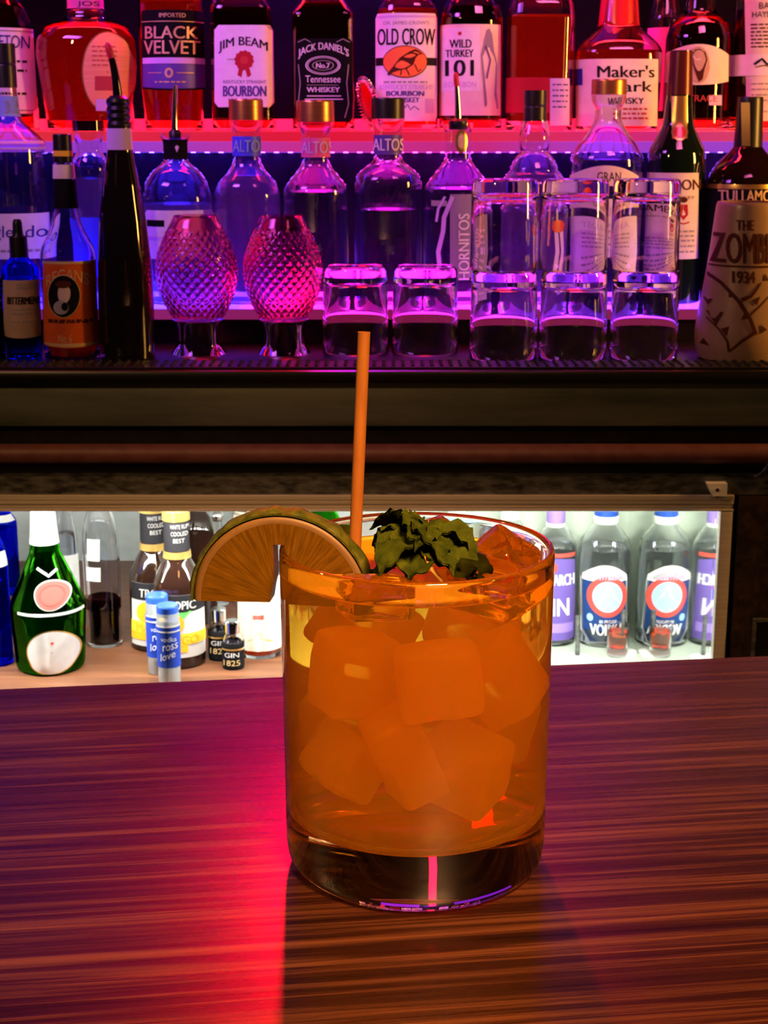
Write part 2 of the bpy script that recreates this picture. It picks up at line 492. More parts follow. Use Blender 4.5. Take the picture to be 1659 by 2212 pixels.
    def ring(s, name, prof, mat, seg=40, R=0.001, extra=None, parent=None):
        """part turned around the bottle's axis; prof [(y px, half width px)] top to bottom"""
        pts = []
        for (y, hw) in prof:
            z = zat(y, s.Y) - s.zb; pts.append((hw / F * zcam(s.Y, z + s.zb), z))
        pr = roundprof(pts[::-1], R)
        return MB().lathe([(0, pr[0][1])] + pr + [(0, pr[-1][1])], mat, seg).build(name, parent or s.r)

    def sleeve(s, name, y0, y1, mat, off=0.0006, seg=48):
        """band hugging the glass between two heights"""
        z1, z0 = zat(y0, s.Y) - s.zb, zat(y1, s.Y) - s.zb
        k = 10; zs = [z0 + (z1 - z0) * i / k for i in range(k + 1)]
        pr = [(s.hw_at(z) + off, z) for z in zs]
        return MB().lathe([(pr[0][0] - off * .9, z0)] + pr + [(pr[-1][0] - off * .9, z1)], mat, seg, s.n, s.dy).build(name, s.r)

    def pourer(s, y_top, y_base, bend, mat=None, tip=None, cork_hw=18, w0=9):
        """metal pouring spout standing in the neck"""
        zb = zat(y_base, s.Y) - s.zb; zt = zat(y_top, s.Y) - s.zb; k = zcam(s.Y, s.zb + zb) / F
        h = zt - zb; pts = [(0, 0, zb - 0.004)]
        for i in range(13):
            t = i / 12; pts.append((bend * k * t * t, -0.004 * t * t, zb + h * t))
        rad = [w0 * k * 1.2] + [w0 * k * (1 - 0.45 * i / 12) for i in range(13)]
        mb = MB().lathe([(0, zb - .006), (cork_hw * k, zb - .006), (cork_hw * k, zb + .003), (cork_hw * k * .7, zb + .006), (0, zb + .006)], M['black'], 24)
        o = mb.build('pour_stopper', s.r)
        sp = MB().tube(pts, rad, mat or M['chrome'], 14).build('pour_spout', s.r)
        if tip:
            e = Vector(pts[-1]); d = (e - Vector(pts[-3])).normalized(); rr = rad[-1]
            MB().tube([e - d * .012, e - d * .004, e + d * .003, e + d * .006], [rr * 1.1, rr * 1.35, rr * 1.2, rr * .4], tip, 12).build('spout_tip', sp)
        return s

# ------------------------------------------------------------------ the setting
ZU, ZT, ZC = 0.2296, 0.0326, -0.0086       # upper shelf, lower step, back counter
M['bar'] = wood('bar_wood', (0.0020, 0.0005, 0.0002), (0.0075, 0.0018, 0.0007), (0.038, 0.0125, 0.005), 0.27, 3.2, 190, coat=0.0)
M['darkwood'] = wood('dark_cabinet_wood', (0.008, 0.004, 0.002), (0.025, 0.012, 0.006), (0.05, 0.025, 0.012), 0.45, 60, 60)
M['shelfwood'] = wood('warm_shelf_wood', (0.050, 0.014, 0.004), (0.072, 0.022, 0.007), (0.10, 0.034, 0.012), 0.5, 4, 70)
M['blacklam'] = noisy('black_laminate', (0.006, 0.005, 0.005), (0.012, 0.010, 0.010), (40, 200, 40), 0.32)
M['steel'] = noisy('brushed_steel', (0.09, 0.10, 0.085), (0.20, 0.21, 0.18), (5, 20, 40), 0.42, 0.5)
M['dirtysteel'] = noisy('worn_grey_steel', (0.02, 0.02, 0.02), (0.13, 0.13, 0.125), (60, 60, 160), 0.5, 0.4)
M['alu'] = noisy('aluminium_track', (0.60, 0.54, 0.46), (0.72, 0.66, 0.58), (4, 30, 300), 0.42, 0.5)
M['maroon'] = noisy('maroon_rubber', (0.10, 0.028, 0.028), (0.14, 0.045, 0.045), (60, 60, 60), 0.5)
M['mirror'] = noisy('polished_steel', (0.80, 0.84, 0.78), (0.86, 0.90, 0.84), (6, 6, 30), 0.035, 1.0)
M['liner'] = noisy('pale_steel_liner', (0.52, 0.58, 0.48), (0.66, 0.72, 0.62), (8, 8, 22), 0.35, 0.25)
M['greyliner'] = noisy('grey_liner', (0.22, 0.23, 0.22), (0.32, 0.33, 0.32), (8, 8, 14), 0.4, 0.2)
M['white'] = principled('white_plastic', (0.80, 0.78, 0.76), 0.4)
M['plaster'] = noisy('dark_plaster', (0.020, 0.014, 0.020), (0.030, 0.022, 0.030), (12, 12, 12), 0.7)
M['backpanel'] = noisy('smoked_back_panel', (0.0025, 0.0016, 0.0035), (0.005, 0.003, 0.007), (10, 10, 10), 0.5, spec=0.02)
M['riser'] = noisy('violet_back_panel', (0.004, 0.003, 0.010), (0.010, 0.005, 0.024), (14, 14, 14), 0.2, spec=0.25)
led_up = led_panel('upper_led_acrylic', [(0.0, (1, .05, .05)), (0.28, (1, .02, .05)), (0.45, (1, .01, .04)), (0.62, (1, .03, .10)), (0.78, (.85, .03, .25)), (1.0, (1, .10, .03))], 0.72)
led_mid = led_panel('upper_led_channel', [(0.0, (.55, .05, 1)), (0.25, (.55, .08, 1)), (0.40, (1, .05, .5)), (0.6, (1, .04, .35)), (0.72, (.7, .08, 1)), (1.0, (.35, .08, 1))], 0.55)
led_low = led_panel('lower_led_acrylic', [(0.0, (.12, .01, 1)), (0.22, (.04, .02, 1)), (0.36, (.08, .015, 1)), (0.44, (1, .01, .45)), (0.55, (.75, .01, .8)), (0.66, (.30, .02, 1)), (0.82, (.12, .02, 1)), (0.93, (.5, .04, .6)), (1.0, (1, .15, .03))], 9.0)
led_edge = led_panel('lower_led_edge', [(0.0, (.6, .05, .3)), (0.3, (.55, .03, .3)), (0.45, (.5, .02, .15)), (0.8, (.5, .03, .15)), (1.0, (.8, .15, .08))], 0.45)

struct(MB().box(-2.2, 2.2, -1.6, 2.30, -1.10, -1.07, noisy('dark_floor', (0.02, 0.015, 0.012), (0.035, 0.025, 0.02), (8, 8, 8), 0.5)), 'floor')
struct(MB().box(-2.2, 2.2, -1.6, 2.30, 1.60, 1.65, M['plaster']), 'ceiling')
struct(MB().box(-2.2, 2.2, 2.22, 2.30, -1.07, 1.60, M['plaster']), 'wall_back')

# guest bar, turned a few degrees against the back bar
PSI = radians(7.2); YE = 0.643
bar = root('bar_counter', 'dark red-brown wood grain bar counter carrying the orange cocktail', 'bar', (0, YE, 0))
bar.rotation_euler = (0, 0, PSI)
MB().rbox(-1.5, 1.5, -0.60, 0.0, -0.040, 0.0, M['bar'], 0.0015).build('counter_top', bar)
MB().box(-1.48, 1.48, -0.40, -0.36, -1.0, -0.041, M['darkwood']).build('front_panel', bar)

# back counter
bc = root('back_counter', 'black laminate back counter under the bottles and stacked glasses', 'counter', (0, 1.57, ZC))
MB().rbox(-1.1, 1.1, 0.0, 0.63, -0.0141, 0.0, M['blacklam'], 0.004).build('counter_top', bc)
o = MB().rbox(-1.1, 1.1, 0.012, 0.05, -0.0604, -0.0145, M['steel'], 0.001).build('steel_fascia', bc); o['label'] = 'dull brushed steel strip'
MB().box(-1.1, 1.1, 0.022, 0.05, -0.118, -0.0608, M['blacklam']).build('recess_panel', bc)
mb = MB(); pts = [(x, 0.006, -0.0885) for x in (-1.1, -0.5, 0, 0.5, 1.1)]
mb.tube(pts, 0.0105, M['maroon'], 20)
o = mb.build('bumper_rail', bc); o['label'] = 'maroon rounded rail'
MB().box(-1.1, 1.1, 0.004, 0.05, -0.132, -0.1125, M['dirtysteel']).build('kick_strip', bc)
# display step with led acrylic
st = root('display_step', 'low lit acrylic step lifting the lower row of bottles', 'shelf', (0, 1.775, ZC))
MB().box(-1.0, 1.0, 0.006, 0.42, 0.0002, ZT - ZC - 0.0136, M['blacklam']).build('riser_board', st)
MB().box(-1.0, 1.0, 0.0005, 0.42, ZT - ZC - 0.0134, ZT - ZC - 0.0015, led_edge).build('acrylic_edge', st)
MB().box(-1.0, 1.0, 0.001, 0.42, ZT - ZC - 0.0014, ZT - ZC, led_low).build('acrylic_top', st)
us = root('upper_shelf', 'red and violet lit acrylic shelf holding the whiskey bottles', 'shelf', (0, 1.90, 0.2055))
MB().rbox(-1.0, 1.0, 0.0, 0.0125, 0.0125, ZU - 0.2055, led_up, 0.0008).build('acrylic_edge', us)
led_top = led_panel('upper_led_panel', [(0.0, (1, .02, .03)), (0.45, (1, .01, .03)), (0.7, (1, .02, .12)), (1.0, (1, .08, .01))], 3.2)
MB().box(-1.0, 1.0, 0.0127, 0.31, 0.0125, ZU - 0.2055, led_top).build('acrylic_top', us)
MB().rbox(-1.0, 1.0, 0.001, 0.31, 0.0, 0.012, led_mid, 0.0008).build('led_channel', us)
MB().box(-1.0, 1.0, 0.285, 0.295, ZU - 0.2055 + .0003, ZU - 0.2055 + .016, emit('added_red_backlight', (1, .004, .02), 4.0)).build('added_red_backlight', us)  # added strip, backlights the whiskey so it glows red
led_under = led_panel('violet_led_strip', [(0.0, (.25, .05, 1)), (0.30, (.10, .05, 1)), (0.42, (.4, .05, 1)), (0.52, (1, .03, .6)), (0.62, (.6, .04, 1)), (0.8, (.15, .05, 1)), (1.0, (.5, .1, .5))], 8.0, chips=0.017)
MB().box(-1.0, 1.0, 0.036, 0.054, -0.0014, -0.0003, led_under).build('violet_led_strip', us)
struct(MB().box(-1.0, 1.0, 1.955, 1.965, ZT, 0.2055, M['riser']), 'wall_riser')
struct(MB().box(-1.1, 1.1, 2.205, 2.219, ZC, 1.2, M['backpanel']), 'wall_panel')

# bottle fridge under the counter
ZFT = -0.1405
XR = 0.3546
fr = root('bottle_fridge', 'brightly lit open bottle fridge below the back counter', 'fridge', (0, 1.57, -0.60))
b0 = -0.60
mb = MB(); mb.box(-0.80, 0.372, 0.593, 0.603, 0.0, 0.455, M['liner'])
mb.box(-0.80, 0.372, 0.03, 0.593, 0.445, 0.455, M['white'])
mb.box(-0.81, -0.80, 0.0, 0.603, 0.0, 0.455, M['liner'])
mb.box(-0.80, 0.372, 0.0, 0.603, 0.0, 0.12, M['liner'])
mb.build('inner_liner', fr, recalc=True, smooth=None)
MB().box(XR + 0.0005, XR + 0.016, 0.012, 0.592, 0.1205, 0.4445, M['mirror']).build('side_wall', fr, smooth=None)
MB().box(-0.79, 0.03, 0.03, 0.566, 0.210, 0.228, M['shelfwood']).build('shelf_board', fr)
MB().box(-0.79, 0.03, 0.026, 0.0298, 0.206, 0.2285, M['white']).build('shelf_edge', fr)
MB().box(-0.79, 0.028, 0.5665, 0.592, 0.2, 0.4445, M['greyliner']).build('back_liner', fr)
mb = MB()
for k, (z0, z1, d) in enumerate(((0.4420, 0.4445, 0), (0.4450, 0.4490, 0.003), (0.4495, 0.4535, 0.001), (0.4540, 0.4595, 0))):
    mb.rbox(-0.80, XR + 0.013, d, 0.028, z0, z1, M['alu'], 0.0006, 1)
mb.build('door_track', fr)
MB().rbox(XR - 0.0005, XR + 0.0125, 0.0, 0.0115, 0.05, 0.4415, M['alu'], 0.001).build('side_frame', fr)
MB().box(-0.70, 0.34, 0.032, 0.050, 0.4425, 0.4448, emit('cool_led_strip', (0.97, 1.0, 0.93), 30.0)).build('light_strip', fr)
MB().box(-0.79, XR - 0.001, 0.018, 0.0215, 0.1205, 0.4415, glass('door_glass', (0.98, 0.99, 0.98), 1.02)).build('door_glass', fr)
# white bracket over the frame corner
X = xat(1546, 1.57, -0.13)
br = root('corner_bracket', 'small white metal bracket above the right end of the fridge frame', 'bracket', (X, 1.562, -0.1395))
mb = MB(); mb.add([(-.011, 0, .0135), (.0105, 0, .0135), (.0105, 0, 0.0), (-.004, 0, 0.0), (-.0075, 0, .006)] + [(-.011, .012, .0135), (.0105, .012, .0135), (.0105, .012, 0), (-.004, .012, 0), (-.0075, .012, .006)],
    [(4, 3, 2, 1, 0), (5, 6, 7, 8, 9), (0, 1, 6, 5), (1, 2, 7, 6), (2, 3, 8, 7), (3, 4, 9, 8), (4, 0, 5, 9)], M['white']); mb.build('plate', br, smooth=None)
mb = MB(); mb.tube([(0, -.0015, .007), (0, .0005, .007)], .002, M['chrome'], 12); mb.build('screw', br)
struct(MB().box(0.3735, 1.1, 1.571, 1.60, -1.07, -0.142, M['darkwood']), 'wall_right')
o = root('wall_frame', 'small grey metal frame on the dark wood panel right of the fridge', 'frame', (0.424, 1.569, -0.305))
mb = MB()
for a in ((-.03, .03, .026, .03), (-.03, .03, -.03, -.026), (-.03, -.026, -.026, .026), (.026, .03, -.026, .026)):
    mb.rbox(a[0], a[1], -.004, .001, a[2], a[3], M['dirtysteel'], .0006, 1)
mb.build('frame_border', o); MB().box(-.026, .026, -.0015, .001, -.026, .026, M['blacklam']).build('dark_panel', o)
mb = MB().tube([(0.385, 1.562, -0.119), (0.392, 1.559, -0.115), (0.397, 1.558, -0.108), (0.399, 1.560, -0.101)], [.0015, .0022, .0022, .0012], M['chrome'], 10)
mb.v = [(x - .39, y - 1.566, z + .11) for x, y, z in mb.v]
tag(mb.build('drawer_pull', loc=(.39, 1.566, -.11)), 'small curved metal pull at the right end of the black counter front', 'handle')

# rubber bar mat along the counter edge
mat_ = root('bar_mat', 'black rubber mat with nubs along the back counter edge', 'mat', (-0.02, 1.5765, ZC))
MB().rbox(-0.72, 0.72, 0.0, 0.046, 0.0, 0.0025, M['black'], 0.0008, 1).build('mat_base', mat_)
mb = MB()
for i in range(143):
    for j in range(4):
        x = -0.71 + i * 0.01; y = 0.008 + j * 0.0105
        mb.lathe([(0.0022, 0.0024), (0.002, 0.0044), (0, 0.0046)], M['black'], 6, cx=x, cyy=y)
o = mb.build('nubs', mat_, smooth=60); o['kind'] = 'stuff'

# ------------------------------------------------------------------ upper shelf: whiskey row
G1 = 'whiskey bottles on the upper lit shelf'
YU = 1.965
def up(label, x, prof, gm=None, liquid='amber', level=None, Y=YU, kind='whiskey_bottle', **kw):
    return Bottle(kind, label, 'bottle', x, Y, ZU, prof + [('base', prof[-1][1])] if prof[-1][0] != 'base' else prof, gm or M['clear'], M[liquid] if liquid else None, level, group=G1, yref=180, **kw)

b = up('amber bottle at the left picture edge with a notched white label', 0, [(-150, 16), (-70, 17), (-25, 42), (20, 68), (60, 80)], level=10, liquid='amber_deep')
b.rect(-70, 68, 60, 246, M['paper'], cut=10).rect(-64, 62, 66, 67.5, M['ink'], 2).rect(-64, 62, 238, 239.5, M['ink'], 2).text('TEMPLETON', -62, 53, 76, 104, M['navyink'], 3).lines(-50, 50, [130, 150, 200], 5, M['ink']).done()
b.ring('screw_cap', [(-185, 18), (-150, 18)], M['black'])

b = up('wide round-shouldered jug bottle with a peach oval label', 192, [(-40, 37), (22, 38), (27, 44), (40, 45), (46, 52), (62, 92), (85, 107), (120, 110), (180, 103), (255, 93)], liquid='amber', level=52, n=2.3, dy=0.8)
b.ell(232, 156, 54, 88, M['gold'], 1).ell(232, 156, 51, 85, M['peach'], 2).lines(200, 250, [100, 110, 120, 130, 140], 2.5, M['rosewax'], 3).rect(206, 246, 165, 196, M['rosewax'], 3).rect(208, 235, 215, 240, M['lilacink'], 3).done()
b.sleeve('neck_band', 0, 20, M['pinkband']); b.lab = MB(); b.text('JOS', 168, 212, 3, 17, M['ink'], 3).done('neck_lettering')
b.ring('stopper', [(-80, 44), (-40, 44)], M['cork'])

b = up('black-labelled bottle with gold capitals and a violet band', 374, [(-150, 20), (-60, 22), (-28, 62), (-8, 71), (185, 70), (255, 63)], level=0)
b.rect(304, 444, 22, 192, M['blacklab'], archb=4).rect(304, 444, 46, 47.5, M['goldink'], 2).text('IMPORTED', 345, 400, 29, 38, M['goldink'], 2).text('BLACK', 313, 424, 57, 84, M['goldink'], 2, bold=0.012).text('VELVET', 310, 427, 88, 117, M['goldink'], 2, bold=0.012)
b.rect(306, 442, 125, 138, M['lilacink'], 2).rect(306, 442, 139, 188, M['violetband'], 2, archb=4).ell(366, 158, 9, 11, M['goldink'], 3).ell(366, 158, 4, 6, M['violetband'], 4).rect(320, 350, 157, 158.5, M['goldink'], 3).rect(382, 416, 157, 158.5, M['goldink'], 3).lines(335, 400, [176], 3, M['goldink'], 3).done()

b = up('square bottle with a white label, black arched name and red seal', 527, [(-140, 18), (-60, 20), (-20, 44), (4, 61), (20, 67), (255, 67)], n=5, level=20, liquid='amber_deep')
b.rect(464, 591, 55, 232, M['paper'], cut=9).text('JIM BEAM', 474, 577, 92, 117, M['ink'], 2, arch=12, bold=0.012).ell(528, 131, 20, 21, M['redink'], 2, wob=.07).ell(528, 131, 9, 9, M['coral'], 3).poly([(517, 148), (526, 150), (522, 168), (514, 163)], M['redink']).poly([(530, 150), (539, 148), (543, 163), (535, 168)], M['redink'])
b.text('KENTUCKY STRAIGHT', 484, 574, 174, 181, M['purplelab'], 2).text('BOURBON', 484, 574, 186, 209, M['purplelab'], 2, bold=0.02).text('WHISKEY', 494, 564, 213, 224, M['purplelab'], 2).rect(492, 512, 128, 130, M['grey'], 2).done()

b = up('square-shouldered bottle with a black label of white scrolls', 700, [(-150, 20), (-60, 21), (-22, 32), (8, 52), (30, 66), (40, 67), (260, 67)], n=7, level=8, liquid='amber_deep')
b.rect(639, 761, 84, 264, M['blacklab'], cut=6).text("JACK DANIEL'S", 646, 752, 108, 129, M['paper'], 2, arch=16, bold=0.008)
b.ell(698, 142, 37, 20, M['paper'], 2, rin=.94, nr=1).ell(698, 142, 33, 17, M['paper'], 2, rin=.95, nr=1).ell(698, 142, 23, 11, M['grey'], 2, rin=.9, nr=1).text('No.7', 684, 712, 137, 148, M['paper'], 3, bold=0.01)
b.text('Tennessee', 661, 735, 164, 179, M['paper'], 2).text('WHISKEY', 664, 733, 189, 200, M['paper'], 2, bold=0.01).rect(664, 736, 207, 209, M['paper'], 2).rect(660, 740, 214, 216, M['paper'], 2).rect(664, 730, 184, 185, M['grey'], 2)
b.line([(645, 92), (660, 85), (672, 92)], 1.6, M['grey']).line([(726, 92), (740, 85), (754, 92)], 1.6, M['grey']).line([(646, 140), (650, 180), (646, 225), (654, 255)], 1.8, M['grey']).line([(752, 140), (748, 180), (752, 225), (744, 255)], 1.8, M['grey']).done()

b = up('tall white-labelled bottle with a dark bird in an orange oval', 878, [(-140, 18), (-50, 20), (-15, 48), (10, 65), (30, 68), (262, 68)], n=2.6, level=22)
b.rect(812, 944, 29, 262, M['paper'], cut=4).rect(816, 940, 34, 38, M['lilacink'], 2).text("DR. JAMES CROW'S", 829, 926, 46, 56, M['grey'], 2).text('OLD CROW', 817, 939, 62, 98, M['ink'], 2, bold=0.014).rect(813, 943, 125, 142, M['ink'], 2)
b.ell(875, 134, 47, 35, M['brownink'], 3).ell(875, 134, 45, 33, M['oval_o'], 4)
b.poly([(838, 160), (850, 145), (865, 125), (885, 112), (896, 107), (903, 110), (912, 118), (903, 119), (897, 126), (892, 140), (878, 150), (866, 152), (850, 157), (841, 164)], M['brownink'], 5).line([(868, 150), (866, 163)], 2, M['brownink'], 5).line([(878, 150), (884, 163)], 2, M['brownink'], 5).line([(895, 140), (902, 156), (908, 150)], 2, M['brownink'], 5)
b.lines(830, 922, [176], 4, M['grey']).text('KENTUCKY STRAIGHT', 822, 935, 183, 194, M['lilacink'], 2, bold=.01).text('BOURBON', 836, 915, 197, 208, M['purplelab'], 2, bold=.02).text('WHISKEY', 850, 905, 211, 222, M['purplelab'], 2, bold=.01).line([(872, 236), (880, 226), (886, 238), (894, 230), (905, 238)], 2, M['purplelab']).rect(918, 937, 214, 244, M['lilacink'], 2).done()

b = up('round bottle with a pale label and large bold numerals', 1017, [(-130, 18), (-50, 20), (-12, 46), (15, 62), (40, 68), (255, 68)], n=2.3, level=16, liquid='amber_deep')
b.rect(951, 1082, 53, 250, M['cream']).rect(956, 1036, 60, 198, M['paper'], 2).ell(994, 73, 4, 4, M['redink'], 3).text('WILD', 973, 1018, 86, 104, M['ink'], 3, bold=.012).text('TURKEY', 965, 1022, 108, 124, M['ink'], 3, bold=.012).text('101', 965, 1022, 130, 165, M['ink'], 3, bold=.03).text('BOURBON', 962, 1028, 177, 189, M['lilacink'], 3)
b.poly([(1046, 230), (1042, 170), (1038, 120), (1046, 85), (1050, 66), (1056, 62), (1062, 74), (1066, 110), (1074, 140), (1072, 200), (1076, 236)], M['greylab'], 3).line([(1048, 100), (1058, 130), (1050, 170)], 3, M['purplelab'], 4).done()

b = up('broad faceted bottle half full of red-gold whiskey with a back label painted in red and lilac light', 1164, [(-120, 22), (-40, 24), (-12, 60), (8, 72), (40, 75), (255, 72)], n=3.5, level=36, liquid='amber_pale', wall=.005)
b.rect(1094, 1186, 168, 244, M['redink']).rect(1187, 1230, 170, 272, M['lilacink']).lines(1192, 1226, [182, 194, 206, 218, 230], 3, M['purplelab']).done()  # red and lilac parts paint the coloured light on one label
b.ring('stopper', [(-160, 26), (-120, 26)], M['black'])

b = up('squat bottle with red wax neck and cream torn-edge label', 1332, [(-110, 24), (-20, 34), (55, 40), (72, 58), (96, 84), (110, 92), (130, 93), (255, 88)], n=3, level=112, liquid='amber')
b.rect(1241, 1423, 128, 273, M['cream']).text("Maker's", 1291, 1413, 142, 168, M['ink'], 2, bold=.018).text('Mark', 1309, 1408, 176, 199, M['ink'], 2, bold=.018).text('WHISKY', 1312, 1389, 212, 225, M['ink'], 2, bold=.01).rect(1246, 1262, 148, 184, M['navyink'], 2).lines(1330, 1400, [234, 244, 254], 4, M['rosewax']).done()
mb = MB(); prw = []
for y, hw in ((-125, 27), (-100, 30), (-20, 38), (40, 43), (58, 45)):
    z = zat(y, YU) - ZU; prw.append((hw / F * zcam(YU, ZU + z), z))
prw = prw[::-1]
rows = []
for j, (r_, z) in enumerate(prw):
    rows.append([((r_) * cos(t), r_ * sin(t), z - (0.010 * max(0, sin(5 * t) * .6 + sin(3 * t + 1) * .5) if j == 0 else 0)) for t in [2 * pi * k / 48 for k in range(48)]])
mb.grid(rows, M['redwax'], closed=True); o = mb.build('wax_seal', b.r); o['label'] = 'dripping red wax'

b = up('dark amber bottle with a cream label showing a shaggy animal', 1506, [(-120, 24), (0, 31), (28, 34), (36, 46), (56, 65), (82, 72), (255, 72)], level=40, liquid='amber_deep')
b.rect(1440, 1577, 118, 176, M['cream'], arch=22, archb=8).ell(1508, 141, 23, 40, M['kraft'], 3).poly([(1494, 118), (1500, 108), (1510, 106), (1522, 114), (1526, 130), (1520, 150), (1516, 172), (1508, 178), (1502, 160), (1496, 140)], M['brownink'], 4).line([(1497, 122), (1503, 130), (1512, 128)], 3, M['cream'], 5).line([(1500, 112), (1494, 106)], 3, M['kraft'], 5)
b.text('TRACE', 1486, 1548, 206, 220, M['rosewax'], 2).rect(1530, 1560, 206, 228, M['lilacink'], 1).done()
b.ring('stopper', [(-160, 30), (-120, 30)], M['cork'])

b = up('bottle in a cream paper tunic at the right picture edge', 1644, [(-130, 20), (-60, 24), (-30, 48), (-5, 66), (255, 68)], level=24, liquid='amber_deep')
b.rect(1614, 1708, -18, 262, M['cream']).text("HAYDEN'S", 1627, 1692, 25, 38, M['ink'], 3).text('BASIL', 1640, 1682, 6, 20, M['ink'], 3).lines(1624, 1698, [52, 60, 68, 76, 84, 92, 100], 3, M['brownink'], 3).lines(1624, 1698, [180, 192, 204, 216, 240], 3, M['grey'], 3).done()
b.lab = MB(); b.rect(1578, 1708, 118, 164, M['paper'], 4).line([(1630, 140), (1645, 128), (1655, 140), (1668, 130), (1680, 142)], 5, M['ink'], 5).line([(1632, 146), (1650, 142), (1672, 148)], 3, M['gold'], 5).done('belt_band')

b = up('slim clear pinkish bottle half hidden behind the waxed and dark amber bottles', 1432, [(-120, 14), (-40, 16), (0, 30), (40, 38), (255, 38)], Y=2.075, liquid='spirit', level=40)
b.rect(1398, 1466, 60, 240, M['pinkband']).done(); b.ring('screw_cap', [(-150, 16), (-120, 16)], M['black'])

# spring strainer leaning between the black and the white label
s_ = root('cocktail_strainer', 'round spring strainer standing on edge beside the square black-label bottle', 'strainer', (xat(784, 1.93, .25), 1.925, ZU))
mb = MB(); pts = []
Rr = 0.0285; N = 420
for i in range(N + 1):
    a = 2 * pi * i / N; c = 2 * pi * 44 * i / N
    rr = Rr + 0.0032 * cos(c); pts.append((0.0032 * sin(c), rr * cos(a), 0.0325 + rr * sin(a)))
mb.tube(pts, 0.0007, M['chrome'], 6)
mb.v = [(x * cos(.35) - y * sin(.35) + (.062 - z) * .22, x * sin(.35) + y * cos(.35), z) for x, y, z in mb.v]; mb.build('coil_spring', s_)
mb = MB().lathe([(0, -.0006), (Rr - .004, -.0006), (Rr - .004, .0006), (0, .0006)], M['chrome'], 40)
mb.v = [(z, y, x + .0325) for x, y, z in mb.v]
mb.v = [(x * cos(.35) - y * sin(.35) + (.062 - z) * .22, x * sin(.35) + y * cos(.35), z) for x, y, z in mb.v]; mb.build('plate', s_)

# ------------------------------------------------------------------ lower step: clear spirits row
G2 = 'bottles on the lower lit step'
YL = 1.84
def lo(label, x, prof, gm=None, liquid='spirit', level=None, Y=YL, kind='tequila_bottle', **kw):
    return Bottle(kind, label, 'bottle', x, Y, ZT, prof + [('base', prof[-1][1])], gm or M['clear'], M[liquid] if liquid else None, level, group=G2, yref=420, **kw)

b = lo('wide clear bottle with tall black cap at the left picture edge', 25, [(188, 23), (246, 26), (264, 34), (286, 58), (308, 79), (320, 81), (630, 81)], kind='gin_bottle', level=318)
b.rect(-55, 104, 462, 560, M['paper']).text('inglendo', -38, 92, 488, 522, M['navyink'], 2).lines(-20, 80, [540], 5, M['grey']).done()
b.rect(-55, 104, 305, 311, M['lilacink'], 2).done('shoulder_stripe').rect(-55, 104, 319, 323, M['lilacink'], 2).done('shoulder_stripe')
b.sleeve('neck_label', 208, 252, M['iceblue']); b.ring('screw_cap', [(95, 25), (138, 25), (139, 24), (141, 24), (142, 25), (190, 25)], M['black'])
b.text('3.5', 10, 42, 218, 245, M['grey'], 3).done('neck_lettering')

b = lo('narrow blue-lit bottle behind the dark wine-shaped bottle', 197, [(283, 35), (296, 34), (306, 29), (332, 28), (345, 36), (362, 41), (600, 38)], kind='vodka_bottle', level=386, Y=1.855, liquid='spirit_glow')
b.ring('stopper', [(261, 35), (283, 35)], M['browngl']); b.rect(160, 238, 470, 600, M['blueband']).done()

b = lo('round-bellied clear bottle with a bent steel pourer', 382, [(287, 34), (298, 33), (304, 25), (346, 25), (356, 33), (372, 54), (396, 71), (425, 79), (450, 80), (600, 78)], level=440, liquid='spirit_glow')
b.sleeve('neck_band', 303, 344, M['blacklab']); b.poly([(378, 318), (382, 314), (386, 318), (382, 330)], M['lilacink'], 4).done('neck_emblem')
b.rect(310, 455, 455, 560, M['paper'], cut=5).rect(316, 356, 476, 490, M['blacklab'], 2).rect(320, 444, 512, 520, M['lilacink'], 2).done()
b.pourer(185, 292, 6, cork_hw=13, w0=8)

def altos(label, x, caphw, capm, bandm, inkm, y0, level, shoulder, liquid='spirit'):
    b = lo(label, x, [(y0 + 46, caphw), (y0 + 52, caphw - 1), (y0 + 70, 30), (y0 + 132, 30)] + shoulder, level=level, liquid=liquid)
    b.ring('stopper', [(y0, caphw - 1), (y0 + 3, caphw), (y0 + 45, caphw)], capm)
    b.sleeve('neck_band', y0 + 80, y0 + 122, bandm)
    b.text('ALTOS', x - 30, x + 32, y0 + 88, y0 + 114, inkm, 4, bold=.01).done('neck_lettering')
    return b
dots = M['clear']
b = altos('blue-lit clear bottle with a copper stopper and lettered neck', 535, 37, M['copper'], M['blueband'], M['iceblue'], 215, 380, [(362, 35), (376, 46), (396, 66), (420, 73), (600, 71)], 'spirit_glow')
b = altos('pink-lit clear bottle with a copper stopper and wide sloping shoulders', 683, 41, M['copper'], M['pinkband'], M['lilacink'], 218, 414, [(362, 34), (384, 54), (402, 69), (414, 72), (600, 71)])
b = altos('clear bottle with a black stopper and white-lettered neck', 838, 36, M['black'], M['violetband'], M['paper'], 212, 452, [(352, 35), (366, 56), (380, 71), (396, 75), (600, 74)])

b = lo('clear bottle with a pourer, gold neck badge and upright lettering', 988, [(266, 33), (278, 33), (284, 29), (346, 29), (356, 35), (398, 70), (408, 75), (600, 73)], level=408)
b.ell(996, 306, 13, 26, M['gold'], 2).ell(996, 306, 7, 16, M['kraft'], 3).done('neck_badge')
b.rect(972, 1046, 420, 600, M['greylab'], 1).text('HORNITOS', 990, 1013, 462, 604, M['paper'], 3, rot=True, bold=.012).lines(1020, 1036, [470, 490, 510, 530, 550, 570], 8, M['lilacink'], 3)
b.line([(978, 425), (960, 470), (958, 500), (948, 545), (952, 590)], 9, M['lilacink'], 3).line([(962, 425), (948, 452), (944, 480)], 5, M['lilacink'], 3).rect(934, 966, 434, 446, M['grey'], 3).done()
b.pourer(168, 268, -6, tip=M['redtip'], cork_hw=20, w0=8)

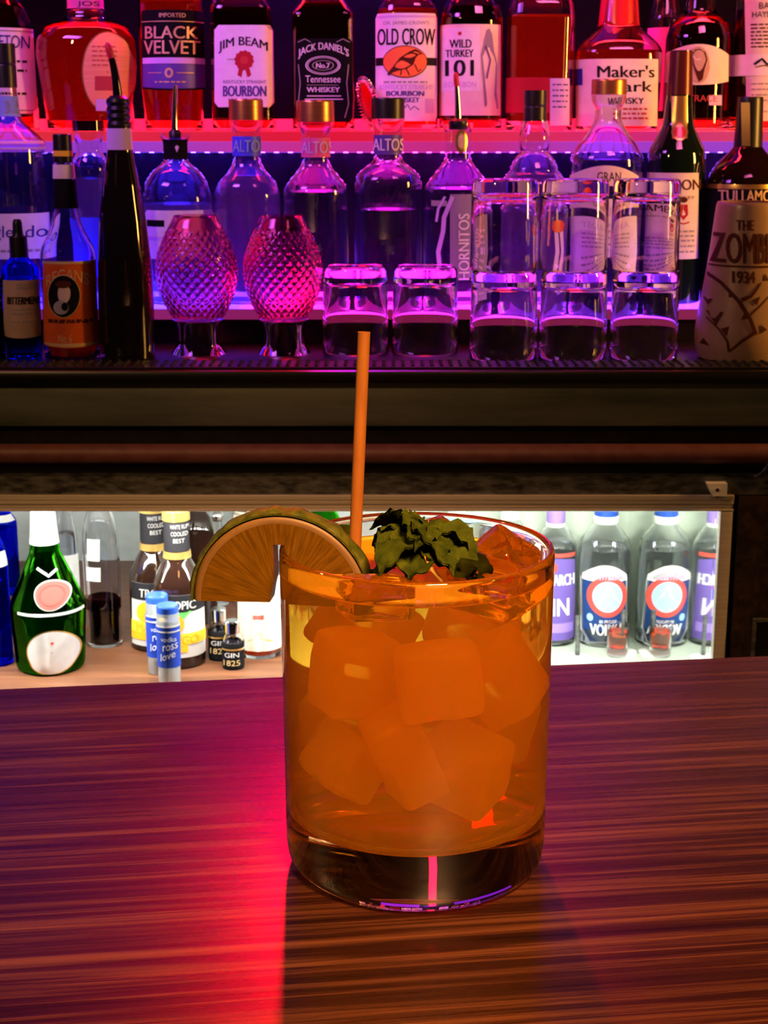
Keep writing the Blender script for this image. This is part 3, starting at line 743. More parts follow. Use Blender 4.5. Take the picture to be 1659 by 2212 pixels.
b = lo('knob-necked clear bottle with a black cap and round red seal', 1152, [(260, 27), (268, 28), (280, 31), (300, 36), (318, 33), (328, 29), (345, 43), (364, 53), (372, 54), (376, 60), (398, 75), (600, 75)], level=372, liquid='spirit_glow')
b.ring('screw_cap', [(196, 25), (228, 25), (229, 24), (231, 24), (232, 25), (262, 25)], M['black'])
b.ell(1199, 462, 20, 21, M['redtip'], 2).poly([(1188, 480), (1200, 484), (1204, 560), (1192, 562)], M['lilacink'], 1).poly([(1204, 484), (1214, 478), (1216, 545), (1209, 556)], M['lilacink'], 1).done('seal')

b = lo('decanter-shaped bottle with a copper stopper and arched cream label', 1308, [(206, 38), (222, 36), (232, 28), (262, 29), (288, 44), (314, 64), (336, 77), (352, 80), (600, 76)], level=345)
b.ring('stopper', [(172, 37), (175, 38), (205, 38)], M['copper'])
b.rect(1236, 1382, 382, 402, M['cream'], arch=24).text('GRAN', 1290, 1340, 372, 392, M['brownink'], 2).done('arched_label').rect(1238, 1376, 430, 556, M['paper']).text('TEQUILA', 1262, 1352, 448, 470, M['lilacink'], 2).lines(1262, 1352, [484, 498, 512, 526, 538], 4, M['grey']).done()

b = lo('dark green bottle with gold neck label and cream label with red crest', 1458, [(110, 23), (130, 24), (205, 27), (270, 33), (298, 46), (325, 60), (345, 63), (600, 62)], gm=M['darkgreen'], liquid=None, kind='whiskey_bottle', wall=0)
b.rect(1388, 1510, 374, 560, M['cream']).text('JAMESON', 1392, 1514, 388, 418, M['brownink'], 2, bold=.014).poly([(1466, 442), (1484, 442), (1485, 464), (1475, 476), (1465, 464)], M['redink'], 2).ell(1475, 432, 9, 6, M['brownink'], 2).line([(1462, 480), (1475, 484), (1488, 480)], 3, M['redink']).lines(1400, 1500, [498, 508, 518, 530, 542], 4, M['grey']).text('IRISH WHISKEY', 1400, 1500, 424, 430, M['brownink'], 2).done()
b.rect(1452, 1484, 208, 300, M['gold'], 1).ell(1468, 286, 17, 18, M['gold'], 2).ell(1468, 286, 12, 13, M['redwax'], 3).done('neck_label')
b.sleeve('capsule', 112, 206, principled('maroon_foil', (.10, .012, .012), .3, .3))

b = lo('dark amber bottle with black label and gold capitals behind the patterned cup', 1610, [(318, 31), (332, 42), (352, 64), (378, 82), (396, 88), (600, 88)], gm=M['browngl'], liquid=None, kind='whiskey_bottle', wall=0)
b.ring('screw_cap', [(210, 26), (214, 27), (320, 31)], M['black'])
b.rect(1522, 1698, 399, 409, M['gold'], 1).rect(1522, 1698, 410, 600, M['blacklab'], 1).text('TULLAMORE', 1558, 1690, 411, 436, M['goldink'], 2, bold=.012).lines(1560, 1680, [450, 470], 6, M['goldink']).done()
b.line([(1612, 222), (1612, 316)], 15, M['gold'], 6).done('gold_seal')

# ------------------------------------------------------------------ back counter: bitters, goblets, glasses, cup
YC = 1.665
def co(label, x, prof, gm, kind, Y=YC, liquid=None, level=None, **kw):
    return Bottle(kind, label, 'bottle', x, Y, ZC, prof + [('base', prof[-1][1])], gm, M[liquid] if liquid else None, level, yref=620, **kw)

b = co('dark bottle with white printed lines cut off by the left picture edge', -30, [(560, 10), (580, 14), (600, 34), (720, 35)], M['blackglass'], 'bitters_bottle', wall=0)
b.rect(-60, 3, 604, 730, M['blacklab']).lines(-30, 2, [612, 624, 636, 648, 664], 6, M['paper']).done(); b.ring('screw_cap', [(520, 12), (562, 12)], M['black'])
b = co('small blue dropper bottle with a beige label', 45, [(556, 20), (562, 24), (574, 36), (588, 41), (700, 40), (722, 38)], M['cobalt'], 'bitters_bottle', liquid='spirit', level=600)
b.ring('dropper_cap', [(510, 18), (512, 19), (556, 20)], M['black']); b.ring('dropper_bulb', [(474, 7), (480, 10), (505, 11), (511, 13)], M['black'], R=.002)
b.rect(5, 85, 606, 728, M['kraft'], archb=3).text('BITTERMENS', 17, 82, 642, 658, M['ink'], 2, bold=.02).lines(36, 78, [614, 621], 3, M['grey']).lines(28, 76, [668, 676, 694], 3, M['grey']).done()
b = co('clear-necked bottle with an orange portrait label', 150, [(352, 21), (386, 23), (450, 27), (486, 33), (512, 44), (534, 56), (552, 60), (742, 60)], M['clear'], 'bitters_bottle', liquid='amber', level=575)
b.ring('screw_cap', [(290, 18), (292, 20), (352, 21)], M['black']); b.lab = MB()
b.sleeve('paper_wrap', 356, 386, M['cream']); b.sleeve('neck_label', 388, 450, M['blacklab'])
mb_ = b.ring('cap_tag', [(326, 21.5), (338, 21.8)], M['yellow'])
b.rect(90, 212, 566, 748, M['orangelab'], archb=4).rect(90, 212, 565, 571, M['goldink'], 2).rect(94, 208, 742, 746, M['goldink'], 2, archb=4).text("REGANS'", 100, 192, 596, 622, M['goldink'], 2, arch=16)
b.ell(138, 640, 35, 47, M['goldink'], 2).ell(138, 640, 33, 45, M['blacklab'], 3).ell(140, 634, 13, 21, M['skin'], 4).ell(134, 664, 16, 15, M['grey'], 5).ell(142, 662, 7, 9, M['blacklab'], 6).ell(138, 614, 16, 8, M['brownink'], 5)
b.lines(104, 200, [690, 694], 4, M['brownink']).text('No. 6', 128, 156, 722, 740, M['goldink'], 2).done()
b = co('tall black tapering bottle with a speed pourer', 271, [(276, 25), (326, 27), (400, 40), (480, 51), (560, 57), (660, 60), (730, 59)], M['blackglass'], 'wine_bottle', wall=0)
mb = MB()
b.ring('ribbed_collar', [(214, 24), (222, 26), (230, 23), (238, 26), (246, 23), (254, 26), (262, 23), (270, 26), (277, 25)], M['black'], R=.0005)
b.sleeve('neck_band', 278, 324, M['lilacink']); b.pourer(105, 220, -14, mat=M['blackglass'], tip=M['redtip'], cork_hw=22, w0=11)

def goblet(label, x, k, Y):
    prof = [(459, 46), (463, 47), (500, 66), (545, 84), (580, 88), (620, 82), (655, 68), (684, 51), (690, 48), (715, 46), (738, 47), (750, 54), (757, 59)]
    zr = zat(580, Y); X = xat(x, Y, zr); g = root('goblet', label, 'goblet', (X, Y, ZC), 'cut glass goblets on the back counter')
    zmin = zat(756, Y); pts = []
    for y, hw in prof:
        z = (zat(y, Y) - zmin); pts.append((hw * k / F * zcam(Y, z + ZC), z))
    pts = pts[::-1]
    pf = roundprof(pts, .006); fine = []
    zc0 = zat(684, Y) - zmin; ztop = pts[-1][1]
    bowl = [q for q in pf if q[1] >= zc0]
    for a, b_ in zip(bowl, bowl[1:]):
        m_ = max(1, int(abs(b_[1] - a[1]) / .0014))
        fine += [(a[0] + (b_[0] - a[0]) * i / m_, a[1] + (b_[1] - a[1]) * i / m_) for i in range(m_)]
    fine.append(bowl[-1])
    def rf(r, z, t):
        if z > ztop - .014 or z < zc0 + .003: return r
        p = t * 13 / pi * 1.0; q = (z - zc0) / .0112
        a_ = abs(((p + q) % 1) - .5) * 2; c_ = abs(((p - q) % 1) - .5) * 2
        return r + .0021 * (min(a_, c_) - .5)
    mb = MB(); mb.lathe(fine, M['cut'], 144, rfun=rf)
    inner = [(max(r - .006, .004), z) for r, z in fine if z > zc0 + .006]
    mb.lathe([fine[-1]] + inner[::-1] + [(0, inner[0][1] - .001)], M['cut'], 144)
    mb.lathe([(0, zc0)] + [fine[0]], M['cut'], 144)
    o = mb.build('cut_bowl', g, doubles=1e-6); o['label'] = 'rose-tinted bowl cut with diamonds'
    foot = [q for q in pf if q[1] < zc0] + [(bowl[0][0], zc0 - .0003)]
    MB().lathe([(0, foot[0][1])] + foot + [(0, foot[-1][1])], M['clear'], 64).build('stem_foot', g)
    return g
goblet('rose cut-glass goblet beside the black tapering bottle', 425, 1.02, 1.70)
goblet('rose cut-glass goblet beside the row of clear tumblers', 611, 0.98, 1.70)

# upturned rocks glasses
gh, gr = 0.0945, 0.0368
pr = [(gr, 0.0012), (gr * .998, 0), (gr - .0014, 0), (gr - .0022, .0012), (gr - .0026, .02), (gr - .003, gh - .022), (gr - .006, gh - .0175), (.008, gh - .0155), (0, gh - .0155)]
outer = [(0, gh - .0006), (gr - .008, gh - .0003), (gr - .0045, gh), (gr - .0022, gh - .0016), (gr - .0012, gh - .005), (gr, 0.0012)]
def rocks():
    r0 = root('rocks_glass', '', 'glass', (0, 0, 0), 'upturned clear rocks glasses on the back counter')
    MB().lathe(outer + pr[1:], M['rock'], 64).build('glass_body', r0); return r0
spots = [(768, 1.71, 0, 'single upturned rocks glass beside the rose goblet'), (918, 1.71, 0, 'single upturned rocks glass next to the stacked pairs'),
         (1088, YC, 0, 'lower glass of the first stacked pair from the goblets'), (1238, YC, 0, 'lower glass of the middle stacked pair'), (1392, YC, 0, 'lower glass of the stacked pair nearest the patterned cup'),
         (1090, YC, 1, 'upper glass of the first stacked pair from the goblets'), (1240, YC, 1, 'upper glass of the middle stacked pair'), (1394, YC, 1, 'upper glass of the stacked pair nearest the patterned cup')]
proto = rocks()
for i, (x, Y, lv, lab) in enumerate(spots):
    loc = (xat(x, Y, ZC + lv * gh + .04), Y, ZC + .0002 + lv * (gh + .0004))
    if i == 0: proto.location = loc; proto['label'] = lab
    else: dup(proto, loc, lab, rotz=i * .7)

# patterned ceramic cup
cup = Bottle('ceramic_cup', 'tapered cream ceramic cup with brown lettering and thorny branches', 'cup', 1609, 1.66, ZC, [(436, 66), (441, 69), (560, 80), (715, 101), (742, 99), ('base', 90)], noisy('cream_ceramic', (0.42, 0.30, 0.20), (0.50, 0.37, 0.26), (30, 30, 30), 0.28), yref=600, wall=0, body='cup_body', R=.006)
for o in list(cup.r.children): bpy.data.objects.remove(o)
op = cup.op; inn = [(r - .004, z) for r, z in op if z > .008]
MB().lathe([(0, 0)] + op + inn[::-1] + [(0, .008)], noisy('cream_glaze', (0.30, 0.18, 0.10), (0.36, 0.22, 0.13), (30, 30, 30), 0.3), 64).build('cup_body', cup.r)
bk = M['brownink']
cup.text('THE', 1592, 1626, 476, 498, bk, 2, bold=.02).text('ZOMBIE', 1548, 1680, 504, 570, bk, 2, bold=.03).text('1934', 1584, 1628, 586, 612, bk, 2, bold=.03).line([(1538, 576), (1680, 576)], 4, bk, 2)
cup.line([(1534, 590), (1562, 612), (1596, 652), (1618, 690), (1630, 722)], (7, 9), bk).line([(1600, 648), (1620, 640), (1634, 622), (1642, 610)], (9, 3), bk).line([(1630, 716), (1600, 736), (1576, 758)], (8, 3), bk).line([(1614, 684), (1645, 656), (1660, 640)], (4, 2), bk).line([(1536, 690), (1556, 712), (1572, 738), (1574, 760)], (3, 5), bk)
for t in ([(1536, 676), (1566, 676), (1552, 706)], [(1534, 648), (1548, 650), (1540, 664)], [(1560, 712), (1576, 706), (1570, 728)], [(1576, 634), (1588, 640), (1576, 644)], [(1606, 676), (1600, 690), (1614, 688)], [(1622, 648), (1640, 640), (1632, 660)], [(1530, 736), (1540, 752), (1524, 750)], [(1640, 700), (1655, 712), (1642, 720)], [(1650, 590), (1660, 606), (1648, 606)]):
    cup.poly(t, bk)
cup.done('painted_pattern')

# ------------------------------------------------------------------ inside the fridge
ZL, ZR = -0.372, -0.480
GF = 'bottles on the wooden fridge shelf'
def fb(label, x, Y, prof, gm, kind, liquid=None, level=None, zb=ZL, cat='bottle', group=GF, **kw):
    return Bottle(kind, label, cat, x, Y, zb, prof + ([('base', prof[-1][1])] if prof[-1][0] != 'base' else []), gm, M[liquid] if liquid else None, level, yref=kw.pop('yref', 1300), group=group, **kw)

b = fb('green flask-shaped bottle with red seal and white oval label', 103, 1.69, [(1088, 24), (1150, 28), (1192, 33), (1235, 52), (1296, 79), (1316, 81), (1332, 80), (1430, 73), ('base', 68)], M['green'], 'liqueur_bottle', 'greenliq', 1200)
b.sleeve('neck_wrap', 1090, 1172, M['paper'])
b.ell(110, 1287, 37, 33, M['paper'], 1).ell(110, 1287, 34, 30, M['rosewax'], 2).ell(110, 1287, 26, 23, M['coral'], 3, rin=.88, nr=1).done('wax_seal')
b.ell(113, 1408, 55, 47, M['gold'], 1).ell(113, 1408, 52, 44.5, M['paper'], 2).ell(114, 1388, 3, 3, M['coral'], 3).done()
b.rect(36, 176, 1325, 1331, M['paper'], 1).done('shoulder_trim').line([(80, 1228), (100, 1242), (104, 1246), (120, 1232)], 6, M['paper'], 1).done('neck_trim')
b = fb('tall clear bottle with dark red liquid behind the green flask', 223, 1.77, [(1060, 15), (1092, 20), (1118, 32), (1150, 38), (1200, 40), (1400, 38)], M['clear'], 'liqueur_bottle', 'wine', 1288)
b.rect(188, 216, 1165, 1212, M['paper']).rect(186, 218, 1226, 1256, M['paper']).done()
b = fb('clear slim bottle tucked behind the green flask', 150, 1.84, [(1060, 14), (1110, 16), (1160, 24), (1400, 25)], M['clear'], 'liqueur_bottle', 'spirit', 1150)
b.rect(128, 172, 1200, 1290, M['paper']).done()

def mangob(label, x, Y, dn, dl):
    """dn, dl: how much higher neck and label sit than on the front bottle"""
    b = fb(label, x, Y, [(1122 - dn, 26), (1186 - dn, 27), (1204 - dn, 28), (1222 - dn, 38), (1252 - dn, 52), (1280 - dn, 55), (1380, 55)], M['browngl'], 'rum_bottle', wall=0)
    b.ring('screw_cap', [(1099 - dn, 28), (1101 - dn, 30), (1122 - dn, 30)], M['gold'])
    b.sleeve('neck_label', 1123 - dn, 1186 - dn, M['blacklab']); b.sleeve('neck_ring', 1188 - dn, 1202 - dn, M['gold'], off=.0012)
    b.text('WHITE RUM', x - 18, x + 18, 1134 - dn, 1143 - dn, M['paper'], 3).text('COOLED', x - 16, x + 16, 1149 - dn, 1158 - dn, M['paper'], 3).text('BEST', x - 11, x + 11, 1164 - dn, 1173 - dn, M['paper'], 3).done('neck_lettering')
    q = dl
    b.rect(x - 53, x + 53, 1296 - q, 1430 - q, M['paper']).rect(x - 53, x + 53, 1296 - q, 1332 - q, M['blacklab'], 2).text('TROPIC', x - 34, x + 34, 1308 - q, 1326 - q, M['paper'], 3, bold=.012).ell(x - 14, 1358 - q, 26, 24, M['mango'], 3).ell(x - 6, 1352 - q, 10, 9, M['yellow'], 4).poly([(x - 2, 1334 - q), (x + 26, 1330 - q), (x + 10, 1346 - q)], M['leafink'], 4)
    b.rect(x - 53, x + 53, 1378 - q, 1402 - q, M['yellow'], 3).text('MANGO', x - 40, x + 40, 1382 - q, 1400 - q, M['mango'], 4, bold=.02).rect(x - 53, x + 20, 1402 - q, 1418 - q, M['mango'], 3).done()
    return b
mangob('front dark bottle with gold cap and fruit label', 386, 1.705, 0, 10)
mangob('rear dark bottle with gold cap and fruit label', 336, 1.765, 18, 36)

def tubecan(label, x, Y, ytop):
    b = fb(label, x, Y, [(ytop + 6, 20), (ytop + 12, 24), (ytop + 40, 25), ('base', 24)], M['milk'], 'flavor_bottle', wall=0, group='slim blue and white bottles')
    b.ring('screw_cap', [(ytop, 22), (ytop + 3, 24), (ytop + 22, 24)], M['bluecap'])
    b.sleeve('blue_wrap', ytop + 42, ytop + 130, M['bluelab'])
    b.rect(x - 23, x + 23, ytop + 46, ytop + 50, M['paper'], 3).rect(x - 23, x + 23, ytop + 58, ytop + 61, M['paper'], 3)
    b.text('vodka', x - 12, x + 18, ytop + 70, ytop + 80, M['paper'], 4).text('ross', x - 8, x + 20, ytop + 86, ytop + 98, M['paper'], 4, slant=-6).text('love', x - 12, x + 16, ytop + 102, ytop + 118, M['paper'], 4, slant=-10).done('lettering')
    return b
tubecan('rear slim white bottle with blue cap and wrap', 339, 1.668, 1284)
tubecan('front slim white bottle with blue cap and wrap', 361, 1.632, 1306)

def mini(label, x, Y, yt):
    b = fb(label, x, Y, [(yt + 24, 15), (yt + 34, 22), (yt + 46, 24), ('base', 23)], M['clear'], 'miniature_bottle', 'spirit', yt + 50, group='miniature bottles with black labels')
    b.ring('screw_cap', [(yt, 15), (yt + 3, 17), (yt + 26, 17)], M['chrome'])
    b.sleeve('shoulder_label', yt + 44, yt + 56, M['blacklab']); b.sleeve('label', yt + 64, yt + 108, M['blacklab'])
    b.text('GIN', x - 14, x + 14, yt + 70, yt + 80, M['paper'], 4).text('1825', x - 16, x + 16, yt + 86, yt + 98, M['goldink'], 4).rect(x - 20, x + 20, yt + 62, yt + 65, M['gold'], 4).done('lettering')
mini('rear miniature bottle with black label and silver cap', 472, 1.715, 1314)
mini('front miniature bottle with black label and silver cap', 501, 1.685, 1340)

b = fb('amber bottle with a large cream label below the citrus slice', 560, 1.735, [(1130, 20), (1190, 22), (1225, 42), (1248, 50), (1400, 49)], M['clear'], 'whiskey_bottle', 'amber_pale', 1230)
b.rect(512, 608, 1252, 1406, M['cream'], cut=3).rect(547, 570, 1328, 1337, M['coral'], 2).line([(552, 1376), (560, 1360), (566, 1380)], 3, M['goldink']).line([(535, 1385), (545, 1380)], 3, M['goldink']).line([(572, 1380), (588, 1386)], 3, M['goldink']).done()
b.ring('stopper', [(1095, 22), (1132, 22)], M['cork'])
b = fb('pale bottle with a yellow-white label behind the citrus slice', 548, 1.95, [(1060, 18), (1085, 30), (1105, 47), (1280, 47)], M['clear'], 'wine_bottle', 'spirit', 1110)
b.rect(503, 594, 1108, 1240, M['cream']).done()
b = fb('dark round-shouldered bottle behind the gold-capped bottle', 432, 1.86, [(1060, 14), (1100, 16), (1118, 30), (1140, 38), (1300, 38)], M['browngl'], 'wine_bottle', wall=0)
b = fb('slim clear bottle with a steel ball stopper behind the citrus slice', 474, 1.93, [(1122, 10), (1150, 13), (1175, 22), (1300, 22)], M['clear'], 'liqueur_bottle', 'spirit', 1180)
b.ring('ball_stopper', [(1104, 5), (1108, 12), (1115, 14), (1122, 12), (1126, 6)], M['chrome'])
b = fb('cobalt blue bottle cut by the left edge, nearest the fridge door', -12, 1.70, [(1100, 14), (1150, 16), (1180, 28), (1210, 34), (1400, 33)], M['cobalt'], 'vodka_bottle', 'spirit', 1250)
b.rect(-40, 16, 1195, 1228, M['paper']).done()  # white patch paints the pale reflection on the shoulder
b = fb('cobalt blue bottle standing far back at the left edge', 12, 1.98, [(1060, 16), (1105, 20), (1125, 34), (1280, 34)], M['cobalt'], 'vodka_bottle', 'spirit', 1140)
b.rect(-20, 42, 1115, 1130, M['paper']).done()
b = fb('green bottle shoulder glimpsed behind the straw', 700, 1.90, [(1050, 16), (1090, 18), (1118, 36), (1300, 38)], M['green'], 'wine_bottle', 'greenliq', 1130)

# right bay, polished steel
GR = 'bottles in the steel bay of the fridge'
b = fb('blue-capped clear bottle with a navy label and red ring', 1303, 2.10, [(1128, 24), (1142, 34), (1164, 52), (1190, 58), (1300, 58), ('base', 56)], M['clear'], 'vodka_bottle', 'spirit', 1180, zb=ZR, group=GR)
b.ring('neck_ring', [(1112, 26), (1116, 28), (1128, 26)], M['white']); b.ring('screw_cap', [(1060, 24), (1062, 25), (1112, 26)], M['bluecap'])
b.poly([(1258, 1252), (1356, 1252), (1356, 1360), (1344, 1390), (1272, 1390), (1258, 1366)], M['paper'], 1)
b.rect(1262, 1352, 1256, 1362, M['navylab'], 2).poly([(1262, 1362), (1352, 1362), (1342, 1386), (1275, 1386)], M['navylab'], 2)
b.rect(1262, 1354, 1244, 1256, M['paper'], 3, arch=24).rect(1276, 1344, 1246, 1252, M['greylab'], 4, arch=14).text('MONARCH', 1268, 1348, 1244, 1256, M['grey'], 5, arch=16)
b.ell(1312, 1288, 42, 44, M['coral'], 4, rin=.74, nr=1).ell(1312, 1288, 31, 33, M['iceblue'], 5).poly([(1288, 1302), (1302, 1288), (1310, 1262), (1316, 1270), (1324, 1286), (1336, 1300), (1322, 1316), (1304, 1316)], M['paper'], 6)
b.text('VODKA', 1276, 1346, 1347, 1371, M['paper'], 4, bold=.02).text('80 PROOF', 1294, 1330, 1338, 1345, M['paper'], 4).ell(1276, 1334, 6, 8, M['iceblue'], 4).done()
b = fb('purple-capped bottle with a purple label right of the cocktail', 1196, 2.10, [(1134, 20), (1150, 34), (1176, 46), (1200, 49), ('base', 48)], M['clear'], 'gin_bottle', 'spirit', 1170, zb=ZR, group=GR)
b.ring('screw_cap', [(1070, 19), (1072, 20), (1128, 20)], M['purplecap']); b.ring('neck_ring', [(1128, 21), (1136, 21)], M['white'])
b.rect(1152, 1243, 1212, 1382, M['purplelab'], arch=6).rect(1152, 1243, 1196, 1204, M['coral'], 1).ell(1190, 1226, 14, 13, M['coral'], 2).text('MONARCH', 1156, 1240, 1240, 1264, M['paper'], 3, bold=.02).text('GIN', 1164, 1228, 1292, 1330, M['paper'], 3, bold=.02).rect(1158, 1238, 1346, 1366, M['purplecap'], 2).done()
for (x, lab, lm) in ((1098, 'clear bottle seen just above the right of the cocktail rim', 'paper'), (985, 'clear bottle glimpsed behind the mint over the rim', 'iceblue')):
    b = fb(lab, x, 2.10, [(1120, 20), (1150, 40), (1180, 46), ('base', 45)], M['clear'], 'vodka_bottle', 'spirit', 1175, zb=ZR, group=GR)
    b.ring('screw_cap', [(1066, 20), (1120, 20)], M['white']); b.rect(x - 42, x + 42, 1220, 1380, M[lm]).done()
# shot glass of orange liqueur
Y = 2.035; zb = ZR
sg = root('shot_glass', 'small shot glass of orange liqueur before the navy-labelled bottle', 'glass', (xat(1334, Y, zb + .02), Y, zb))
rs = .0165
MB().lathe([(0, 0), (rs * .86, 0), (rs, .045), (rs - .0016, .045), (rs * .84 - .0014, .012), (0, .011)], M['clear'], 40).build('glass_body', sg)
MB().lathe([(0, .0113), (rs * .84 - .0018, .0123), (rs - .0023, .036), (0, .036)], M['orange_shot'], 40).build('liquid', sg)
def muddle(lab, X, Y):
    g = root('pour_tool', lab, 'bar tool', (X, Y, ZR), 'slim steel rods with round white feet')
    MB().lathe([(0, 0), (.0185, 0), (.0185, .002), (.006, .005), (0, .0055)], M['white'], 36).build('round_foot', g)
    MB().tube([(0, 0, .005), (0, .001, .03), (-.001, .003, .062)], [.0034, .003, .0036], M['dirtysteel'], 12).build('rod', g)
muddle('slim steel rod on a round white foot left of the navy-labelled bottle', xat(1247, 2.02, ZR), 2.02)
muddle('slim steel rod on a round white foot against the polished side wall', XR - .0195, 2.045)

# ------------------------------------------------------------------ the cocktail
GX, GY = 0.0103, 0.465
hgl = 0.1066
ck = root('tumbler', 'thick-based tumbler of iced orange cocktail on the bar', 'glass', (GX, GY, 0.0002))
ro0, ro1 = 0.0422, 0.0431
op = [(0, 0.0012), (ro0 - .012, 0.0008), (ro0 - .006, 0.0), (ro0 - .0022, .0012), (ro0 - .0006, .004), (ro0, .009), (ro1, hgl - .002), (ro1 - .0003, hgl - .0006), (ro1 - .0011, hgl), (ro1 - .0019, hgl - .0006), (ro1 - .0022, hgl - .002),
      (ro0 - .0022, .027), (ro0 - .0030, .0225), (ro0 - .0055, .0195), (ro0 - .012, .0182), (0, .0178)]
MB().lathe(roundprof(op, .0012), M['rock'], 128).build('glass_body', ck)
LV = 0.0985
m = bpy.data.materials.new('cloudy_orange_drink'); m.use_nodes = True
nt = m.node_tree; nt.nodes.remove(nt.nodes['Principled BSDF'])
tc = nd(m, 'ShaderNodeTexCoord'); n1 = nd(m, 'ShaderNodeTexNoise', Scale=38.0, Detail=4.0, Distortion=1.2); lk(m, tc.outputs['Object'], n1.inputs['Vector'])
r1 = ramp(m, [(0.30, (1.0, 0.46, 0.008)), (0.70, (1.0, 0.58, 0.03))]); lk(m, n1.outputs[0], r1.inputs[0])
df = nd(m, 'ShaderNodeBsdfDiffuse'); tl = nd(m, 'ShaderNodeBsdfTranslucent'); rf = nd(m, 'ShaderNodeBsdfGlass', Color=(1.0, 0.74, 0.22, 1), IOR=1.12, Roughness=0.05)
lk(m, r1.outputs[0], df.inputs[0]); lk(m, r1.outputs[0], tl.inputs[0])
mx1 = nd(m, 'ShaderNodeMixShader'); mx1.inputs[0].default_value = 0.6; lk(m, df.outputs[0], mx1.inputs[1]); lk(m, tl.outputs[0], mx1.inputs[2])
mx2 = nd(m, 'ShaderNodeMixShader'); mx2.inputs[0].default_value = 0.72; lk(m, mx1.outputs[0], mx2.inputs[1]); lk(m, rf.outputs[0], mx2.inputs[2])
lk(m, mx2.outputs[0], nt.nodes['Material Output'].inputs[0]); M['drink'] = m
ri = lambda z: (ro0 - .0022) + (ro1 - ro0) * (z - .02) / (hgl - .02)
lp = [(0, .0174), (ro0 - .012, .0178), (ro0 - .0051, .0191), (ro0 - .0026, .0224), (ri(.027) + .0005, .027), (ri(.06) + .0005, .06), (ri(LV) + .0005, LV + .0006), (ri(LV) - .0006, LV), (ri(LV) - .0020, LV - .0005), (0, LV - .0006)]
MB().lathe(lp, M['drink'], 128).build('liquid', ck)

# ice
m = bpy.data.materials.new('ice_in_drink'); m.use_nodes = True
nt = m.node_tree; nt.nodes.remove(nt.nodes['Principled BSDF'])
df = nd(m, 'ShaderNodeBsdfTranslucent', Color=(1.0, 0.78, 0.50, 1)); d2 = nd(m, 'ShaderNodeBsdfDiffuse', Color=(1.0, 0.72, 0.42, 1)); gl = nd(m, 'ShaderNodeBsdfGlass', Color=(1, .86, .66, 1), IOR=1.18, Roughness=0.05)
a_ = nd(m, 'ShaderNodeMixShader'); a_.inputs[0].default_value = 0.4; lk(m, df.outputs[0], a_.inputs[1]); lk(m, d2.outputs[0], a_.inputs[2])
b_ = nd(m, 'ShaderNodeMixShader'); b_.inputs[0].default_value = 0.42; lk(m, a_.outputs[0], b_.inputs[1]); lk(m, gl.outputs[0], b_.inputs[2])
lk(m, b_.outputs[0], nt.nodes['Material Output'].inputs[0]); M['icein'] = m
M['ice'] = glass('clear_ice', (1.0, 0.93, 0.84), 1.31, 0.02)


def ice_mesh(sx, sy, sz, mat, seed, rough=0.0009):
    bm = bmesh.new(); bmesh.ops.create_cube(bm, size=1)
    for v in bm.verts: v.co = Vector((v.co.x * sx, v.co.y * sy, v.co.z * sz))
    bmesh.ops.bevel(bm, geom=bm.edges[:], offset=min(sx, sy, sz) * .16, segments=3, profile=.5, affect='EDGES')
    bmesh.ops.subdivide_edges(bm, edges=bm.edges[:], cuts=2, use_grid_fill=True)
    for v in bm.verts:
        k = v.co * 110 + Vector((seed * 3.1, seed * 1.7, 0)); v.co += noise.noise_vector(k) * rough
    bm.verts.index_update()
    mb = MB(); mb.add([v.co[:] for v in bm.verts], [[v.index for v in f.verts] for f in bm.faces], mat); bm.free(); return mb


GI = 'ice cubes in the cocktail'
cubes = [  # x, y, z, size, rotation; relative to the glass axis
    (-.004, -.021, .046, (.015, .017, .030), (.10, -.42, .3)), (.0135, -.0165, .040, (.024, .018, .024), (.2, .3, -.5)), (-.020, -.010, .040, (.020, .019, .020), (.3, .5, .9)),
    (-.018, -.014, .070, (.022, .018, .026), (.05, .12, .5)), (.006, -.023, .071, (.024, .018, .022), (-.1, -.1, .1)), (.024, -.007, .066, (.017, .021, .026), (.2, -.5, -.4)),
    (.003, .010, .048, (.024, .024, .024), (.4, .3, .2)), (-.014, .014, .076, (.024, .022, .022), (.1, .5, .7)), (.016, .016, .074, (.022, .022, .022), (.5, .1, .3)),
    (.020, .014, .044, (.020, .022, .022), (.1, .2, .6)), (-.020, .016, .046, (.020, .020, .022), (.6, .2, .1))]
words = ['lower ice cube standing upright in the middle of the drink', 'lower ice cube by the right side of the glass', 'lower ice cube by the left side of the glass', 'upper ice cube under the citrus slice', 'upper ice cube in the middle just under the surface', 'upper ice cube against the right side of the glass',
         'ice cube deep in the centre of the drink', 'ice cube below the straw at the back of the glass', 'ice cube at the back right below the surface', 'low ice cube at the back right of the glass', 'low ice cube at the back left of the glass']
for i, ((x, y, z, s_, rt), wd) in enumerate(zip(cubes, words)):
    o = ice_mesh(*s_, M['icein'], i).build('ice_cube', loc=(GX + x, GY + y, z), smooth=50); o.rotation_euler = rt
    tag(o, wd, 'ice cube', GI)
o = ice_mesh(.020, .018, .020, M['ice'], 21, .0016).build('ice_cube', loc=(GX + .0270, GY + .004, .0975), smooth=50); o.rotation_euler = (.5, .65, .4)
tag(o, 'clear ice cube jutting above the rim at the right', 'ice cube', GI)
o = ice_mesh(.022, .016, .014, M['ice'], 22, .0014).build('ice_cube', loc=(GX + .020, GY - .018, .0985), smooth=50); o.rotation_euler = (.1, .2, -.4)
tag(o, 'flat clear ice cube floating in front of the mint', 'ice cube', GI)
o = ice_mesh(.022, .018, .014, M['ice'], 23, .0014).build('ice_cube', loc=(GX + .004, GY + .024, .0985), smooth=50); o.rotation_euler = (.1, -.1, .5)
tag(o, 'clear ice cube floating at the far side behind the mint', 'ice cube', GI)
